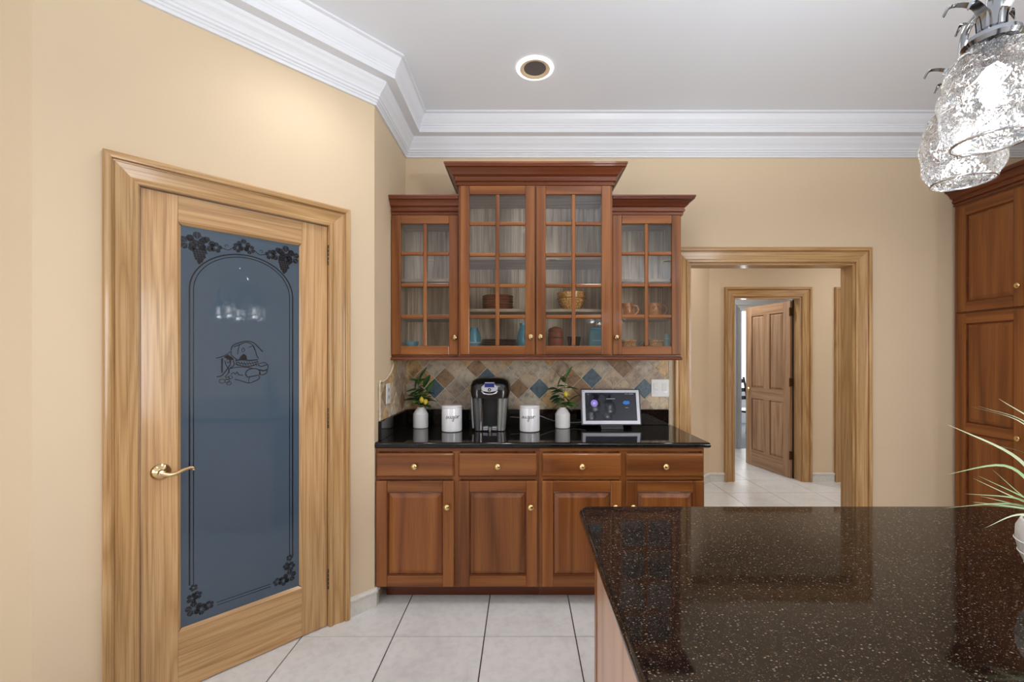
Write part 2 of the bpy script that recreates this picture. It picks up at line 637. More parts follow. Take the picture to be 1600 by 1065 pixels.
OP0, OP1, OPZ = 1.178, 2.361, 2.07
wall_back = wall('wall_back', 'tan back wall behind the cabinets with a cased opening to the hall', SIDE, 3.75, (0, BACK, 0), 0, paint, [(OP0, OP1, 0, OPZ)], th=0.115)
DX0, DX1, DZ = -0.995, -0.255, 2.085
wall_pantry = wall('wall_pantry', 'angled tan pantry wall around the frosted glass door', -PLEN, 0, (P0.x, P0.y, 0), ANG, paint, [(DX0, DX1, 0, DZ)])
wall_side = wall('wall_side_return', 'short tan return wall at the left end of the coffee counter', 0, BACK - P0.y, (SIDE, BACK, 0), -PI / 2, paint, th=-0.0)
bpy.data.objects.remove(wall_side)
wall_side = tag(MB().box(SIDE - 0.1, SIDE, P0.y + 0.1, BACK + 0.11, 0, CEIL).hexa(
    [(SIDE - 0.1, P0.y + 0.1, 0), (SIDE - .1, P0.y + 0.0, 0), (SIDE, P0.y, 0), (SIDE, P0.y + 0.1, 0)],
    [(SIDE - 0.1, P0.y + 0.1, CEIL), (SIDE - .1, P0.y + 0.0, CEIL), (SIDE, P0.y, CEIL), (SIDE, P0.y + 0.1, CEIL)]).build('wall_side_return', paint),
    'short tan return wall at the left end of the coffee counter', 'wall', kind='structure')
wall_pf = wall('wall_pantry_front', 'strip of tan wall at the far left, beyond the pantry corner', -1.75, 0, (P1.x, P1.y, 0), 0, paint)
wall_left = tag(MB().box(-3.4, -3.3, -4.4, -3.9, 0, CEIL).box(-3.4, -3.3, -1.3, 1.6, 0, CEIL).box(-3.4, -3.3, -3.9, -1.3, 0, 0.6).box(-3.4, -3.3, -3.9, -1.3, 2.4, CEIL)
                .build('wall_left', paint), 'tan wall left of the room with a wide opening for the added window', 'wall', kind='structure')
wall_rear = tag(MB().box(-3.4, 3.85, -4.5, -4.4, 0, CEIL).build('wall_rear', plain('taupe_wall_paint', srgb(128, 114, 100), .6)), 'taupe rear wall behind the viewpoint', 'wall', kind='structure')
wall_right = tag(MB().box(3.75, 3.85, -2.3, BACK + 0.11, 0, CEIL).box(3.75, 3.85, -4.4, -4.1, 0, CEIL).box(3.75, 3.85, -4.1, -2.3, 0, .6).box(3.75, 3.85, -4.1, -2.3, 2.4, CEIL).build('wall_right', paint), 'tan right wall behind the tall cherry cabinet', 'wall', kind='structure')

# hall
wall_hall = wall('wall_hall_far', 'tan hall wall holding the open oak door', 2.085, 5.2, (0, HALLF, 0), 0, paint_hall,
                 [(2.356, 3.12, 0, OPZ), (3.589, 4.353, 0, OPZ)])
wall_hall_left = tag(MB().hexa([(2.085, HALLF, 0), (2.085, HALLF + .11, 0), (0.45, 3.33, 0), (0.45, 3.222, 0)],
                               [(2.085, HALLF, CEIL), (2.085, HALLF + .11, CEIL), (0.45, 3.33, CEIL), (0.45, 3.222, CEIL)]).build('wall_hall_left', paint_hall),
                     'angled tan hall wall left of the open oak door', 'wall', kind='structure')
wall_hall_right = tag(MB().box(5.2, 5.3, 3.2, HALLF + .11, 0, CEIL).build('wall_hall_right', paint_hall), 'tan end wall of the hall, hidden past the opening', 'wall', kind='structure')
FARW = 6.6
wall_far = wall('wall_far_room', 'white wall of the room behind the open oak door', 1.9, 5.4, (0, FARW, 0), 0, white_paint, [(3.32, 4.4, 0, 2.12)])
wall_far2 = tag(MB().box(1.9, 5.6, 9.1, 9.2, 0, 0.7).box(1.9, 3.55, 9.1, 9.2, .7, CEIL).box(5.05, 5.6, 9.1, 9.2, .7, CEIL).box(3.55, 5.05, 9.1, 9.2, 2.35, CEIL).build('wall_far_end', white_paint),
                'bright white end wall beyond the far doorway', 'wall', kind='structure')
tag(MB().box(1.8, 1.9, HALLF + .11, 9.2, 0, CEIL).build('wall_far_left', white_paint), 'white left wall of the far room', 'wall', kind='structure')
tag(MB().box(5.4, 5.5, HALLF + .11, 9.2, 0, CEIL).build('wall_far_right', white_paint), 'white right wall of the far room', 'wall', kind='structure')

# unseen windows added behind the viewpoint for more daylight
for nm, lab, (x0, x1, y0, y1, z0, z1), along in (
        ('added_window_1', 'added wide white framed window in the left wall', (-3.4, -3.3, -3.9, -1.3, 0.6, 2.4), 'y'),
        ('added_window_2', 'added white framed window in the right wall behind the viewpoint', (3.75, 3.85, -4.1, -2.3, 0.6, 2.4), 'y')):
    m = MB()
    w = 0.05
    if along == 'y':
        for k in range(4):
            yy = y0 + (y1 - y0 - w) * k / 3
            m.box(x0 + .02, x1 - .02, yy, yy + w, z0, z1)
        m.box(x0 + .02, x1 - .02, y0, y1, z0, z0 + w).box(x0 + .02, x1 - .02, y0, y1, z1 - w, z1)
    else:
        for k in range(4):
            xx = x0 + (x1 - x0 - w) * k / 3
            m.box(xx, xx + w, y0 + .02, y1 - .02, z0, z1)
        m.box(x0, x1, y0 + .02, y1 - .02, z0, z0 + w).box(x0, x1, y0 + .02, y1 - .02, z1 - w, z1)
    tag(m.build(nm, trim_m), lab, 'window', kind='structure')

# crown moulding in two stacked pieces
crown_low = [(0, 2.813), (.012, 2.813), (.014, 2.826), (.020, 2.830), (.020, 2.838), (.028, 2.842), (.030, 2.852), (.036, 2.856), (.038, 2.868), (.046, 2.880),
             (.058, 2.893), (.066, 2.906), (.074, 2.916), (.078, 2.93), (0, 2.93)]
crown_up = [(0, 2.93), (.132, 2.93), (.134, 2.955), (.137, 2.959), (.137, 2.969), (.141, 2.973), (.141, 2.982), (.148, 2.99), (.158, 3.005), (.165, 3.022), (.172, 3.036), (.186, 3.041), (.187, CEIL), (0, CEIL)]
cpath = [(-3.3, P1.y), tuple(P1), tuple(P0), (SIDE, BACK), (3.75, BACK)]
cm = empty('trim_1')
tag(cm, 'white stepped crown moulding along the top of the kitchen walls', 'crown moulding', kind='structure')
MB().sweep(cpath, crown_low, 1).build('lower_crown', trim_m, cm)
MB().sweep(cpath, crown_up, 1).build('upper_crown', trim_m, cm)

# stone baseboards
bprof = [(0, 0.002), (.014, 0.002), (.014, .078), (.020, .082), (.022, .094), (.016, .104), (0, .106)]
nb = [0]


def baseboard(path, label, nm):
    o = MB().sweep(path, bprof, 1).build(nm, base_stone)
    return tag(o, label, 'baseboard', kind='structure')


b1 = P0 + U * (-0.152)
baseboard([tuple(b1), tuple(P0), (SIDE, P0.y + 0.033)], 'pale stone baseboard between the pantry door and the base cabinets', 'baseboard_pantry')
baseboard([(1.2, 3.97 - .02), (2.085, HALLF), (2.252, HALLF)], 'pale stone baseboard left of the hall door', 'baseboard_hall_left')
baseboard([(3.224, HALLF), (3.48, HALLF)], 'pale stone baseboard right of the hall door', 'baseboard_hall_right')
baseboard([(2.468, BACK), (3.08, BACK)], 'pale stone baseboard between the opening and the tall cabinet', 'baseboard_back')

CAS = [(0, 0), (0, .012), (.004, .016), (.014, .017), (.022, .012), (.028, .0125), (.060, .019), (.070, .0205), (.074, .016), (.078, .017), (.080, .029), (.088, .032), (.100, .031), (.105, .026), (.105, 0)]


def casing(root, x0, x1, zt, y=0.0, mv=None, mh=None, sgn=-1):
    mv, mh = mv or oak_v, mh or oak_h
    for s_, x in ((-1, x0), (1, x1)):
        a = [(x + s_ * w, y + sgn * d, 0.004) for w, d in CAS]
        b = [(x + s_ * w, y + sgn * d, zt + w) for w, d in CAS]
        MB().skin([a, b]).build('casing_leg', mv, root, smooth=30)
    a = [(x0 - w, y + sgn * d, zt + w) for w, d in CAS]
    b = [(x1 + w, y + sgn * d, zt + w) for w, d in CAS]
    MB().skin([a, b]).build('casing_head', mh, root, smooth=30)


def jamb(root, x0, x1, zt, y0, y1, mv=None, mh=None, t=0.018):
    mv, mh = mv or oak_v, mh or oak_h
    MB().box(x0, x0 + t, y0, y1, 0.004, zt).build('jamb', mv, root)
    MB().box(x1 - t, x1, y0, y1, 0.004, zt).build('jamb', mv, root)
    MB().box(x0 + t, x1 - t, y0, y1, zt - t, zt).build('head_jamb', mh, root)


t2 = thing('trim_2', 'wide oak casing around the opening from kitchen to hall', 'door casing', (0, BACK, 0), kind='structure')
casing(t2, OP0, OP1, OPZ)
jamb(t2, OP0 - .001, OP1 + .001, OPZ + .001, -0.001, 0.116)
casing(t2, OP0, OP1, OPZ, 0.115, sgn=1)
t3 = thing('trim_3', 'oak casing around the frosted glass pantry door', 'door casing', (P0.x, P0.y, 0), ANG, kind='structure')
casing(t3, DX0, DX1, DZ - 0.004)
jamb(t3, DX0, DX1, DZ, 0.0, 0.11, t=0.002)
t4 = thing('trim_4', 'oak casing around the open four-panel hall door', 'door casing', (0, HALLF, 0), kind='structure')
casing(t4, 2.356, 3.12, OPZ)
jamb(t4, 2.355, 3.121, OPZ, -.001, 0.111)
MB().box(3.092, 3.103, .1115, .122, .004, 2.05).build('hinge_shade_strip', black_mat, t4)  # dark strip standing in for the shaded hinge edge
t5 = thing('trim_5', 'sliver of oak casing at the right end of the hall', 'door casing', (0, HALLF, 0), kind='structure')
casing(t5, 3.589, 4.353, OPZ)
jamb(t5, 3.588, 4.354, OPZ, -.001, 0.111)
t6 = thing('trim_6', 'grey painted casing of the doorway at the back of the far room', 'door casing', (0, FARW, 0), kind='structure')
casing(t6, 3.32, 4.4, 2.1, mv=grey_paint, mh=white_paint)

# ------------------------------------------------------------------ pantry door (angled wall)
d1 = thing('door_1', 'oak pantry door with etched blue-grey frosted glass and brass lever', 'door', (P0.x, P0.y, 0), ANG, kind='structure')
x0, x1 = -0.9905, -0.2590
gx0, gx1, gz0, gz1 = -0.868, -0.387, 0.256, 1.964
ya, yb = 0.004, 0.042
MB().box(x0, gx0 - .004, ya, yb, .008, 2.078).build('stile', oakdoor_v, d1, bevel=.002)
MB().box(gx1 + .004, x1, ya, yb, .008, 2.078).build('stile', oakdoor_v, d1, bevel=.002)
MB().box(gx0 - .004, gx1 + .004, ya, yb, gz1 + .004, 2.078).build('rail', oakdoor_h, d1, bevel=.002)
MB().box(gx0 - .004, gx1 + .004, ya, yb, .008, gz0 - .004).build('rail', oakdoor_h, d1, bevel=.002)
# moulded glazing bead
for a in ('l', 'r', 't', 'b'):
    w = 0.010
    if a in 'lr':
        xx = gx0 - .004 if a == 'l' else gx1 + .004
        s_ = 1 if a == 'l' else -1
        MB().hexa([(xx, ya, gz0 - .004), (xx + s_ * w, ya + .010, gz0 + w), (xx + s_ * w, ya + .016, gz0 + w), (xx, ya + .016, gz0 - .004)],
                  [(xx, ya, gz1 + .004), (xx + s_ * w, ya + .010, gz1 - w), (xx + s_ * w, ya + .016, gz1 - w), (xx, ya + .016, gz1 + .004)]).build('glazing_bead', oakdoor_v, d1)
    else:
        zz = gz1 + .004 if a == 't' else gz0 - .004
        s_ = -1 if a == 't' else 1
        MB().hexa([(gx0 - .004, ya, zz), (gx0 + w, ya + .010, zz + s_ * w), (gx0 + w, ya + .016, zz + s_ * w), (gx0 - .004, ya + .016, zz)],
                  [(gx1 + .004, ya, zz), (gx1 - w, ya + .010, zz + s_ * w), (gx1 - w, ya + .016, zz + s_ * w), (gx1 + .004, ya + .016, zz)]).build('glazing_bead', oakdoor_h, d1)
GY = ya + .012
glass = MB().box(gx0, gx1, GY, GY + .006, gz0, gz1).build('glass_pane', frost_m, d1)
tag(glass, 'blue-grey frosted glass panel')
EY = GY - .0006


def ribbon(m, pts, w, closed=False):
    P = [Vector(p) for p in pts]
    n = len(P)
    L, R = [], []
    for i, p in enumerate(P):
        a = P[(i - 1) % n] if (closed or i > 0) else p
        b = P[(i + 1) % n] if (closed or i < n - 1) else p
        t = (b - a)
        t = t.normalized() if t.length > 1e-9 else Vector((1, 0))
        q = Vector((-t.y, t.x)) * w / 2
        L.append(p + q)
        R.append(p - q)
    vs = [(p.x, EY, p.y) for p in L] + [(p.x, EY, p.y) for p in R]
    k = n if closed else n - 1
    m.add(vs, [(i, (i + 1) % n, n + (i + 1) % n, n + i) for i in range(k)])
    return m


def disc(m, c, r, n=10, sx=1.0):
    m.add([(c[0] + sx * r * math.cos(2 * PI * i / n), EY, c[1] + r * math.sin(2 * PI * i / n)) for i in range(n)], [tuple(range(n))])


def vine_leaf(m, c, r, rot, lobes=5):
    pts = []
    for i in range(lobes * 4):
        a = rot + 2 * PI * i / (lobes * 4)
        k = i % 4
        rr = r * 1.15 * (1.0 if k == 0 else 0.92 if k in (1, 3) else 0.66)
        pts.append((c[0] + rr * math.cos(a), c[1] + rr * math.sin(a)))
    vs = [(c[0], EY, c[1])] + [(x, EY, z) for x, z in pts]
    n = len(pts)
    # leave open veins between the lobes: every lobe is its own fan, slightly inset
    for L in range(lobes):
        i0 = L * 4
        idx = [(i0 - 2) % n, (i0 - 1) % n, i0 % n, (i0 + 1) % n, (i0 + 2) % n]
        lob = [Vector(pts[k]) for k in idx]
        cc = Vector(c)
        cen = (sum(lob, Vector((0, 0))) + cc) / 6
        poly = [cc + (cen - cc) * 0.25] + [cen + (p - cen) * 0.92 for p in lob]
        # half lobes split by the mid vein
        tip = poly[3]
        base = poly[0]
        dirv = (tip - base).normalized()
        nrm = Vector((-dirv.y, dirv.x)) * r * 0.025
        for half, sg in (([poly[1], poly[2], tip], -1), ([tip, poly[4], poly[5]], 1)):
            q = [base + nrm * sg] + [p + nrm * sg for p in half]
            m.add([(p.x, EY, p.y) for p in q], [tuple(range(4))])


acx = -0.6275
SPR = 1.693
for nm, rx, rz, wd in (('etched_arch_line', .2045, .178, .0052), ('etched_arch_line', .1905, .166, .0032)):
    pts = [(acx - rx, 0.43)] + [(acx - rx, 0.43 + (SPR - .43) * k / 6) for k in range(1, 6)]
    pts += [(acx - rx * math.cos(PI * k / 40), SPR + rz * math.sin(PI * k / 40)) for k in range(41)]
    pts += [(acx + rx, SPR - (SPR - .42) * k / 6) for k in range(1, 7)]
    ribbon(MB(), pts, wd).build(nm, etch_m, glass)
for zz in (0.318, 0.306):
    ribbon(MB(), [(-.735, zz), (-.52, zz)], .0022).build('etched_bottom_line', etch_m, glass)


def grapes(cx, cz, flip):
    m = MB()
    s = flip
    vine_leaf(m, (cx - s * .008, cz + .030), .036, PI / 2)
    vine_leaf(m, (cx - s * .036, cz + .018), .032, PI - .5 * s if s > 0 else .5)
    vine_leaf(m, (cx + s * .026, cz + .022), .030, .3 if s > 0 else PI - .3)
    vine_leaf(m, (cx + s * .060, cz + .014), .021, .2 if s > 0 else PI - .2)
    for row, (n, z) in enumerate(((5, -.006), (5, -.016), (4, -.026), (4, -.036), (3, -.046), (2, -.055), (1, -.063))):
        for k in range(n):
            disc(m, (cx + (k - (n - 1) / 2) * .0105 + (row % 2) * .002, cz + z), .0058)
    return m.build('etched_grapes', etch_m, glass)


grapes(-.798, 1.872, 1)
grapes(-.462, 1.876, -1)
m = MB()
vine_leaf(m, (-.632, 1.915), .026, PI / 2)
vine_leaf(m, (-.655, 1.900), .020, PI + .4)
vine_leaf(m, (-.608, 1.900), .020, -.4)
ribbon(m, crom([(-.725, 1.893), (-.708, 1.886), (-.692, 1.883), (-.680, 1.892), (-.668, 1.902)]), .0028)
ribbon(m, crom([(-.535, 1.893), (-.552, 1.886), (-.568, 1.883), (-.580, 1.892), (-.592, 1.902)]), .0028)
ribbon(m, crom([(-.70, 1.893), (-.705, 1.902), (-.697, 1.906), (-.692, 1.899)]), .0018)
ribbon(m, crom([(-.56, 1.893), (-.555, 1.902), (-.563, 1.906), (-.568, 1.899)]), .0018)
m.build('etched_vine', etch_m, glass)
for s, bx in ((1, -.826), (-1, -.429)):
    m = MB()
    vine_leaf(m, (bx + s * .008, .415), .014, PI / 2 + .3 * s)
    vine_leaf(m, (bx + s * .004, .372), .020, PI / 2 + .9)
    vine_leaf(m, (bx + s * .020, .378), .017, .4)
    vine_leaf(m, (bx + s * .008, .325), .028, PI / 2)
    vine_leaf(m, (bx + s * .035, .312), .022, -.3)
    vine_leaf(m, (bx + s * .062, .318), .018, .5)
    m.build('etched_leaves', etch_m, glass)

# etched still life: bread basket, cutting board, loaf; coordinates of a 1172 x 1065 sketch grid
m = MB()


def sk(pts, w=.0022, n=5):
    f = lambda p: (-.765 + p[0] * .000222 + 0.0, 1.513 - p[1] * .000262)
    ribbon(m, crom([f(p) for p in pts], n), w * 1.3)


sk([(375, 300), (400, 230), (500, 180), (640, 145), (760, 160), (850, 230), (950, 330)], .003)
sk([(420, 250), (540, 200), (650, 165), (760, 210), (810, 300), (830, 380), (870, 450)], .0026)
sk([(380, 310), (380, 380), (430, 430), (480, 470)])
sk([(520, 210), (500, 300), (490, 370)], .0018)
sk([(560, 300), (590, 260), (620, 300), (585, 330), (560, 300)], .0015)
sk([(690, 250), (760, 230), (800, 300)], .0018)
for k in range(9):
    sk([(455 + k * 48, 500), (475 + k * 48, 530), (500 + k * 48, 580)], .0016)
sk([(450, 480), (560, 470), (700, 480), (860, 470)], .004)
sk([(450, 540), (560, 575), (700, 590), (850, 540)], .003)
sk([(460, 510), (600, 540), (740, 530), (870, 500)], .002)
f2 = lambda p: (-.765 + p[0] * .000222, EY, 1.513 - p[1] * .000262)
m.add([f2(p) for p in ((510, 470), (540, 410), (600, 365), (650, 400), (660, 470))], [(0, 1, 2, 3, 4)])
m.add([f2(p) for p in ((208, 450), (240, 440), (232, 690), (208, 690))], [(0, 1, 2, 3)])
m.add([f2(p) for p in ((250, 420), (320, 380), (400, 430), (430, 470), (360, 470), (300, 450))], [(0, 1, 2, 3, 4, 5)])
sk([(120, 440), (200, 420), (270, 395), (340, 350), (360, 330)], .0022)
sk([(130, 755), (210, 740), (270, 680), (320, 610), (360, 550), (370, 470)], .003)
sk([(270, 480), (290, 560), (330, 620), (330, 690), (270, 770)], .0022)
sk([(300, 480), (330, 450), (350, 490), (330, 520), (300, 500)], .0018)
sk([(410, 480), (430, 540), (400, 590), (350, 620), (340, 700)], .0026)
sk([(630, 720), (660, 660), (760, 625), (870, 650), (900, 720), (850, 750), (740, 765), (670, 775), (630, 720)], .003)
sk([(350, 620), (470, 600), (620, 600), (760, 620)], .0022)
sk([(370, 720), (420, 690), (450, 720), (480, 680), (510, 730), (590, 740)], .0024)
sk([(440, 805), (560, 840), (690, 880), (800, 850), (880, 810), (885, 760)], .0026)
sk([(700, 780), (690, 830), (690, 880)], .002)
sk([(860, 560), (920, 590), (1000, 570), (1050, 570), (1040, 640), (1010, 720), (920, 740), (880, 700)], .0026)
sk([(880, 540), (980, 520), (1040, 560)], .002)
sk([(890, 650), (960, 670), (1030, 650)], .004)
for cxx, cyy, rr in ((225, 830, 50), (310, 830, 40), (340, 870, 42), (365, 770, 36), (320, 785, 34)):
    sk([(cxx + rr * math.cos(a), cyy + .7 * rr * math.sin(a)) for a in [k * PI / 4 for k in range(9)]], .0016, 3)
m.build('etched_bread_basket', etch_m, glass)

# lever handle and hinges
hz = .935
hx = -.928
lever = MB().lathe([(.0, 0), (.033, 0), (.034, .004), (.030, .010), (.020, .016), (.013, .022), (.012, .045), (.013, .052), (.0005, .054)], 28, (hx, ya, hz), 'y').build('lever_handle', brass_l, d1, smooth=35)
pts = crom([(hx, ya - .048, hz - .001), (hx + .018, ya - .053, hz - .006), (hx + .042, ya - .054, hz - .005), (hx + .066, ya - .052, hz + .004), (hx + .090, ya - .050, hz + .009), (hx + .102, ya - .050, hz + .004), (hx + .101, ya - .050, hz - .003)], 6)
MB().tube(pts, [.0095 - .0045 * k / len(pts) for k in range(len(pts))], 10).build('lever', brass_l, lever, smooth=60)
for z in (1.93, 1.084, .25):
    hg = MB().lathe([(.0005, -.001), (.005, 0), (.0055, .003), (.0055, .097), (.005, .1), (.0005, .104)], 10, (-.2555, -.004, z - .05)).build('hinge', bronze, d1, smooth=40)
    for k in range(1, 5):
        MB().lathe([(.006, 0), (.006, .002)], 10, (-.2555, -.004, z - .05 + .02 * k)).build('hinge_knuckle', brass, hg)

# ------------------------------------------------------------------ hall door (open) and closed neighbour


def panel_door(root, w, hh, th, z0=.008, lites=None):
    """four raised panels; x from 0 to w, thickness centred on y"""
    st = .105
    MB().box(0, st, -th / 2, th / 2, z0, z0 + hh).build('stile', hall_v, root)
    MB().box(w - st, w, -th / 2, th / 2, z0, z0 + hh).build('stile', hall_v, root)
    for a, b in ((0, .2), (.86, 1.0), (hh - .12, hh)):
        MB().box(st, w - st, -th / 2, th / 2, z0 + a, z0 + b).build('rail', hall_h, root)
    for a, b in ((.2, .86), (1.0, hh - .12)):
        MB().box(w / 2 - .05, w / 2 + .05, -th / 2, th / 2, z0 + a, z0 + b).build('mullion', hall_v, root)
        for xa, xb in ((st, w / 2 - .05), (w / 2 + .05, w - st)):
            m = MB()
            e = .028
            for sg in (-1, 1):
                lo, hi = sg * .004, sg * (th / 2 - .002)
                m.hexa([(xa, lo, z0 + a), (xb, lo, z0 + a), (xb, lo, z0 + b), (xa, lo, z0 + b)],
                       [(xa + e, hi, z0 + a + e), (xb - e, hi, z0 + a + e), (xb - e, hi, z0 + b - e), (xa + e, hi, z0 + b - e)])
            m.build('raised_panel', hall_v, root)


dirv = Vector((-.136, .718)).normalized()
d2 = thing('door_2', 'oak four-panel hall door standing open into the far room', 'door', (3.082, 4.978, 0), math.atan2(dirv.y, dirv.x), kind='structure')
panel_door(d2, .735, 2.03, .036)
kn = MB().lathe([(.0005, 0), (.026, 0), (.026, .004), (.009, .008), (.009, .03), (.024, .038), (.027, .05), (.018, .062), (.0005, .065)], 16, (.675, .018, .98), 'y').build('door_knob', brass, d2, smooth=40)
kn.scale = (1, -1, 1)
kn.location = (0, .0, 0)
for z in (1.913, 1.106, .27):
    MB().box(-.012, .004, -.03, .03, z - .045, z + .045).lathe([(.006, -.05), (.006, .05)], 8, (-.006, .03, z)).build('hinge', bronze, d2)
d3 = thing('door_3', 'closed oak door behind the right edge of the opening, in the hall', 'door', (3.609, HALLF + .05, 0), kind='structure')
panel_door(d3, .724, 2.03, .036)

# ------------------------------------------------------------------ cabinet building blocks


def knob(parent, x, y, z, mat=None, r=.0165):
    return MB().lathe([(.0005, 0), (.006, 0), (.0055, .008), (.008, .012), (r, .017), (r, .021), (r * .75, .025), (.0005, .027)], 16, (x, y, z), 'y').build('knob', mat or brass, parent, smooth=40)


def frame_piece(m, x0, x1, z0, z1, y, th):
    return m.box(x0, x1, y - th, y, z0, z1)


def raised_door(root, x0, x1, z0, z1, y, knob_at=None, st=.062, th=.02, mids=(), name='door'):
    """cabinet door whose back lies on y; parts of the door become its children"""
    d = MB().box(x0, x0 + st, y - th, y, z0, z1).build(name, cherry_v, root, bevel=.004)
    MB().box(x1 - st, x1, y - th, y, z0, z1).build('door_stile', cherry_v, d, bevel=.004)
    rails = [(z0, z0 + st), (z1 - st, z1)] + [(c - st / 2, c + st / 2) for c in mids]
    for a, b in rails:
        MB().box(x0 + st, x1 - st, y - th + .0005, y, a, b).build('door_rail', cherry_h, d, bevel=.004)
    zs = sorted(rails)
    for (a0, b0), (a1, b1) in zip(zs[:-1], zs[1:]):
        pa, pb = b0, a1
        e1, e2 = .008, .032
        m = MB()
        xa, xb = x0 + st, x1 - st
        r0 = [(xa, y - .008, pa), (xb, y - .008, pa), (xb, y - .008, pb), (xa, y - .008, pb)]
        r1 = [(xa + e1, y - .008, pa + e1), (xb - e1, y - .008, pa + e1), (xb - e1, y - .008, pb - e1), (xa + e1, y - .008, pb - e1)]
        r2 = [(xa + e2, y - th + .003, pa + e2), (xb - e2, y - th + .003, pa + e2), (xb - e2, y - th + .003, pb - e2), (xa + e2, y - th + .003, pb - e2)]
        m.skin([r0, r1, r2])
        m.build('raised_panel', cherry_v, d)
        # small moulding lip around the panel
        l = MB()
        for (ax, bx, az, bz) in ((xa, xb, pa, pa + .007), (xa, xb, pb - .007, pb), (xa, xa + .007, pa + .007, pb - .007), (xb - .007, xb, pa + .007, pb - .007)):
            l.box(ax, bx, y - .014, y - .006, az, bz)
        l.build('panel_moulding', cherry_trim, d, bevel=.003)
    if knob_at:
        knob(d, knob_at[0], y - th, knob_at[1])
    return d


def glass_door(root, x0, x1, z0, z1, y, rows, knob_at, st=.058, th=.02):
    d = MB().box(x0, x0 + st, y - th, y, z0, z1).build('door', cherry_v, root, bevel=.004)
    MB().box(x1 - st, x1, y - th, y, z0, z1).build('door_stile', cherry_v, d, bevel=.004)
    rb = .054
    MB().box(x0 + st, x1 - st, y - th + .0005, y, z0, z0 + rb).build('door_rail', cherry_h, d, bevel=.004)
    MB().box(x0 + st, x1 - st, y - th + .0005, y, z1 - rb, z1).build('door_rail', cherry_h, d, bevel=.004)
    gx0, gx1, gz0, gz1 = x0 + st, x1 - st, z0 + rb, z1 - rb
    mw = .023
    cxm = (gx0 + gx1) / 2
    MB().box(cxm - mw / 2, cxm + mw / 2, y - .018, y - .002, gz0, gz1).build('muntin', cherry_v, d, bevel=.005)
    hh = (gz1 - gz0 - (rows - 1) * mw) / rows
    for r in range(1, rows):
        zc = gz0 + r * (hh + mw) - mw / 2
        for a, b in ((gx0, cxm - mw / 2), (cxm + mw / 2, gx1)):
            MB().box(a, b, y - .0175, y - .002, zc - mw / 2, zc + mw / 2).build('muntin', cherry_h, d, bevel=.005)
    for r in range(rows):
        za = gz0 + r * (hh + mw)
        for a, b in ((gx0, cxm - mw / 2), (cxm + mw / 2, gx1)):
            MB().box(a - .002, b + .002, y - .006, y - .004, za - .002, za + hh + .002).build('pane', pane_m, d)
    knob(d, knob_at[0], y - th, knob_at[1], bronze_knob, .0165)
    return d


bronze_knob = plain('antique_brass', srgb(176, 150, 112), 0.2, metal=1.0)

# cabinet crown profile: (d outward, z above crown foot), 1 unit = crown height
CRN = [(0, 0), (.10, 0), (.12, .10), (.08, .13), (.08, .17), (.18, .20), (.20, .30), (.15, .33), (.16, .42), (.30, .50), (.36, .62), (.50, .76), (.62, .80), (.62, .86), (.66, .90), (.66, 1), (0, 1)]


def cab_crown(root, path, z0, hgt):
    MB().sweep(path, [(d * hgt, z0 + z * hgt) for d, z in CRN], 1).build('crown', cherry_trim, root, smooth=25)


# ------------------------------------------------------------------ upper cabinets
YS, YC = 2.775, 2.715          # carcass fronts: side units, deeper centre unit
UB = 1.412


def upper(name, label, x0, x1, yf, ztop, doors, rows, shelves, crown_path, crown_z, crown_h):
    r = thing(name, label, 'cabinet', (0, 0, 0), group='glass-front wall cabinets')
    t = .016
    yb = BACK - .012
    # carcass: sides, top, bottom
    for a_ in (x0, x1 - t):
        MB().box(a_, a_ + t, yf, yb, UB, ztop).build('side_panel', cherry_v, r)
    MB().box(x0 + t, x1 - t, yf + .002, yb, UB, UB + .050).build('bottom_panel', inner_h, r)
    MB().box(x0 + t, x1 - t, yf + .002, yb, ztop - t, ztop).build('top_panel', inner_h, r)
    MB().box(x0 + t, x1 - t, yb - .006, yb, UB + .051, ztop - t).build('back_panel', inner_v, r)
    MB().box(x0 + t, x0 + t + .003, yf + .02, yb - .006, UB + .051, ztop - t).build('side_lining', inner_v, r)
    MB().box(x1 - t - .003, x1 - t, yf + .02, yb - .006, UB + .051, ztop - t).build('side_lining', inner_v, r)
    fw = .032
    ff = MB().box(x0, x0 + fw, yf - .018, yf, UB, ztop).box(x1 - fw, x1, yf - .018, yf, UB, ztop).box(x0 + fw, x1 - fw, yf - .018, yf, UB, UB + .03).box(x0 + fw, x1 - fw, yf - .018, yf, ztop - .045, ztop)
    if len(doors) > 1:
        xm = (x0 + x1) / 2
        ff.box(xm - .02, xm + .02, yf - .018, yf, UB + .03, ztop - .045)
    ff.build('face_frame', cherry_v, r)
    for z in shelves:
        MB().box(x0 + t + .003, x1 - t - .003, yf + .03, yb - .007, z - .018, z).build('shelf', inner_h, r)
    for a, b, kx in doors:
        glass_door(r, a, b, UB + .004, ztop - .004, yf - .0185, rows, (kx, 1.523))
    cab_crown(r, crown_path, crown_z, crown_h)
    # light rail under the box
    MB().sweep([(x0, yf + .06), (x0, yf - .018), (x1, yf - .018), (x1, yf + .06)] if name == 'x' else [(x0, yf - .018), (x1, yf - .018)],
               [(0, UB - .001), (.004, UB - .001), (.004, UB - .010), (.020, UB - .014), (.026, UB - .022), (.024, UB - .030), (0, UB - .032), (-.02, UB - .032), (-.02, UB - .001)], 1).build('light_rail', cherry_trim, r)
    return r


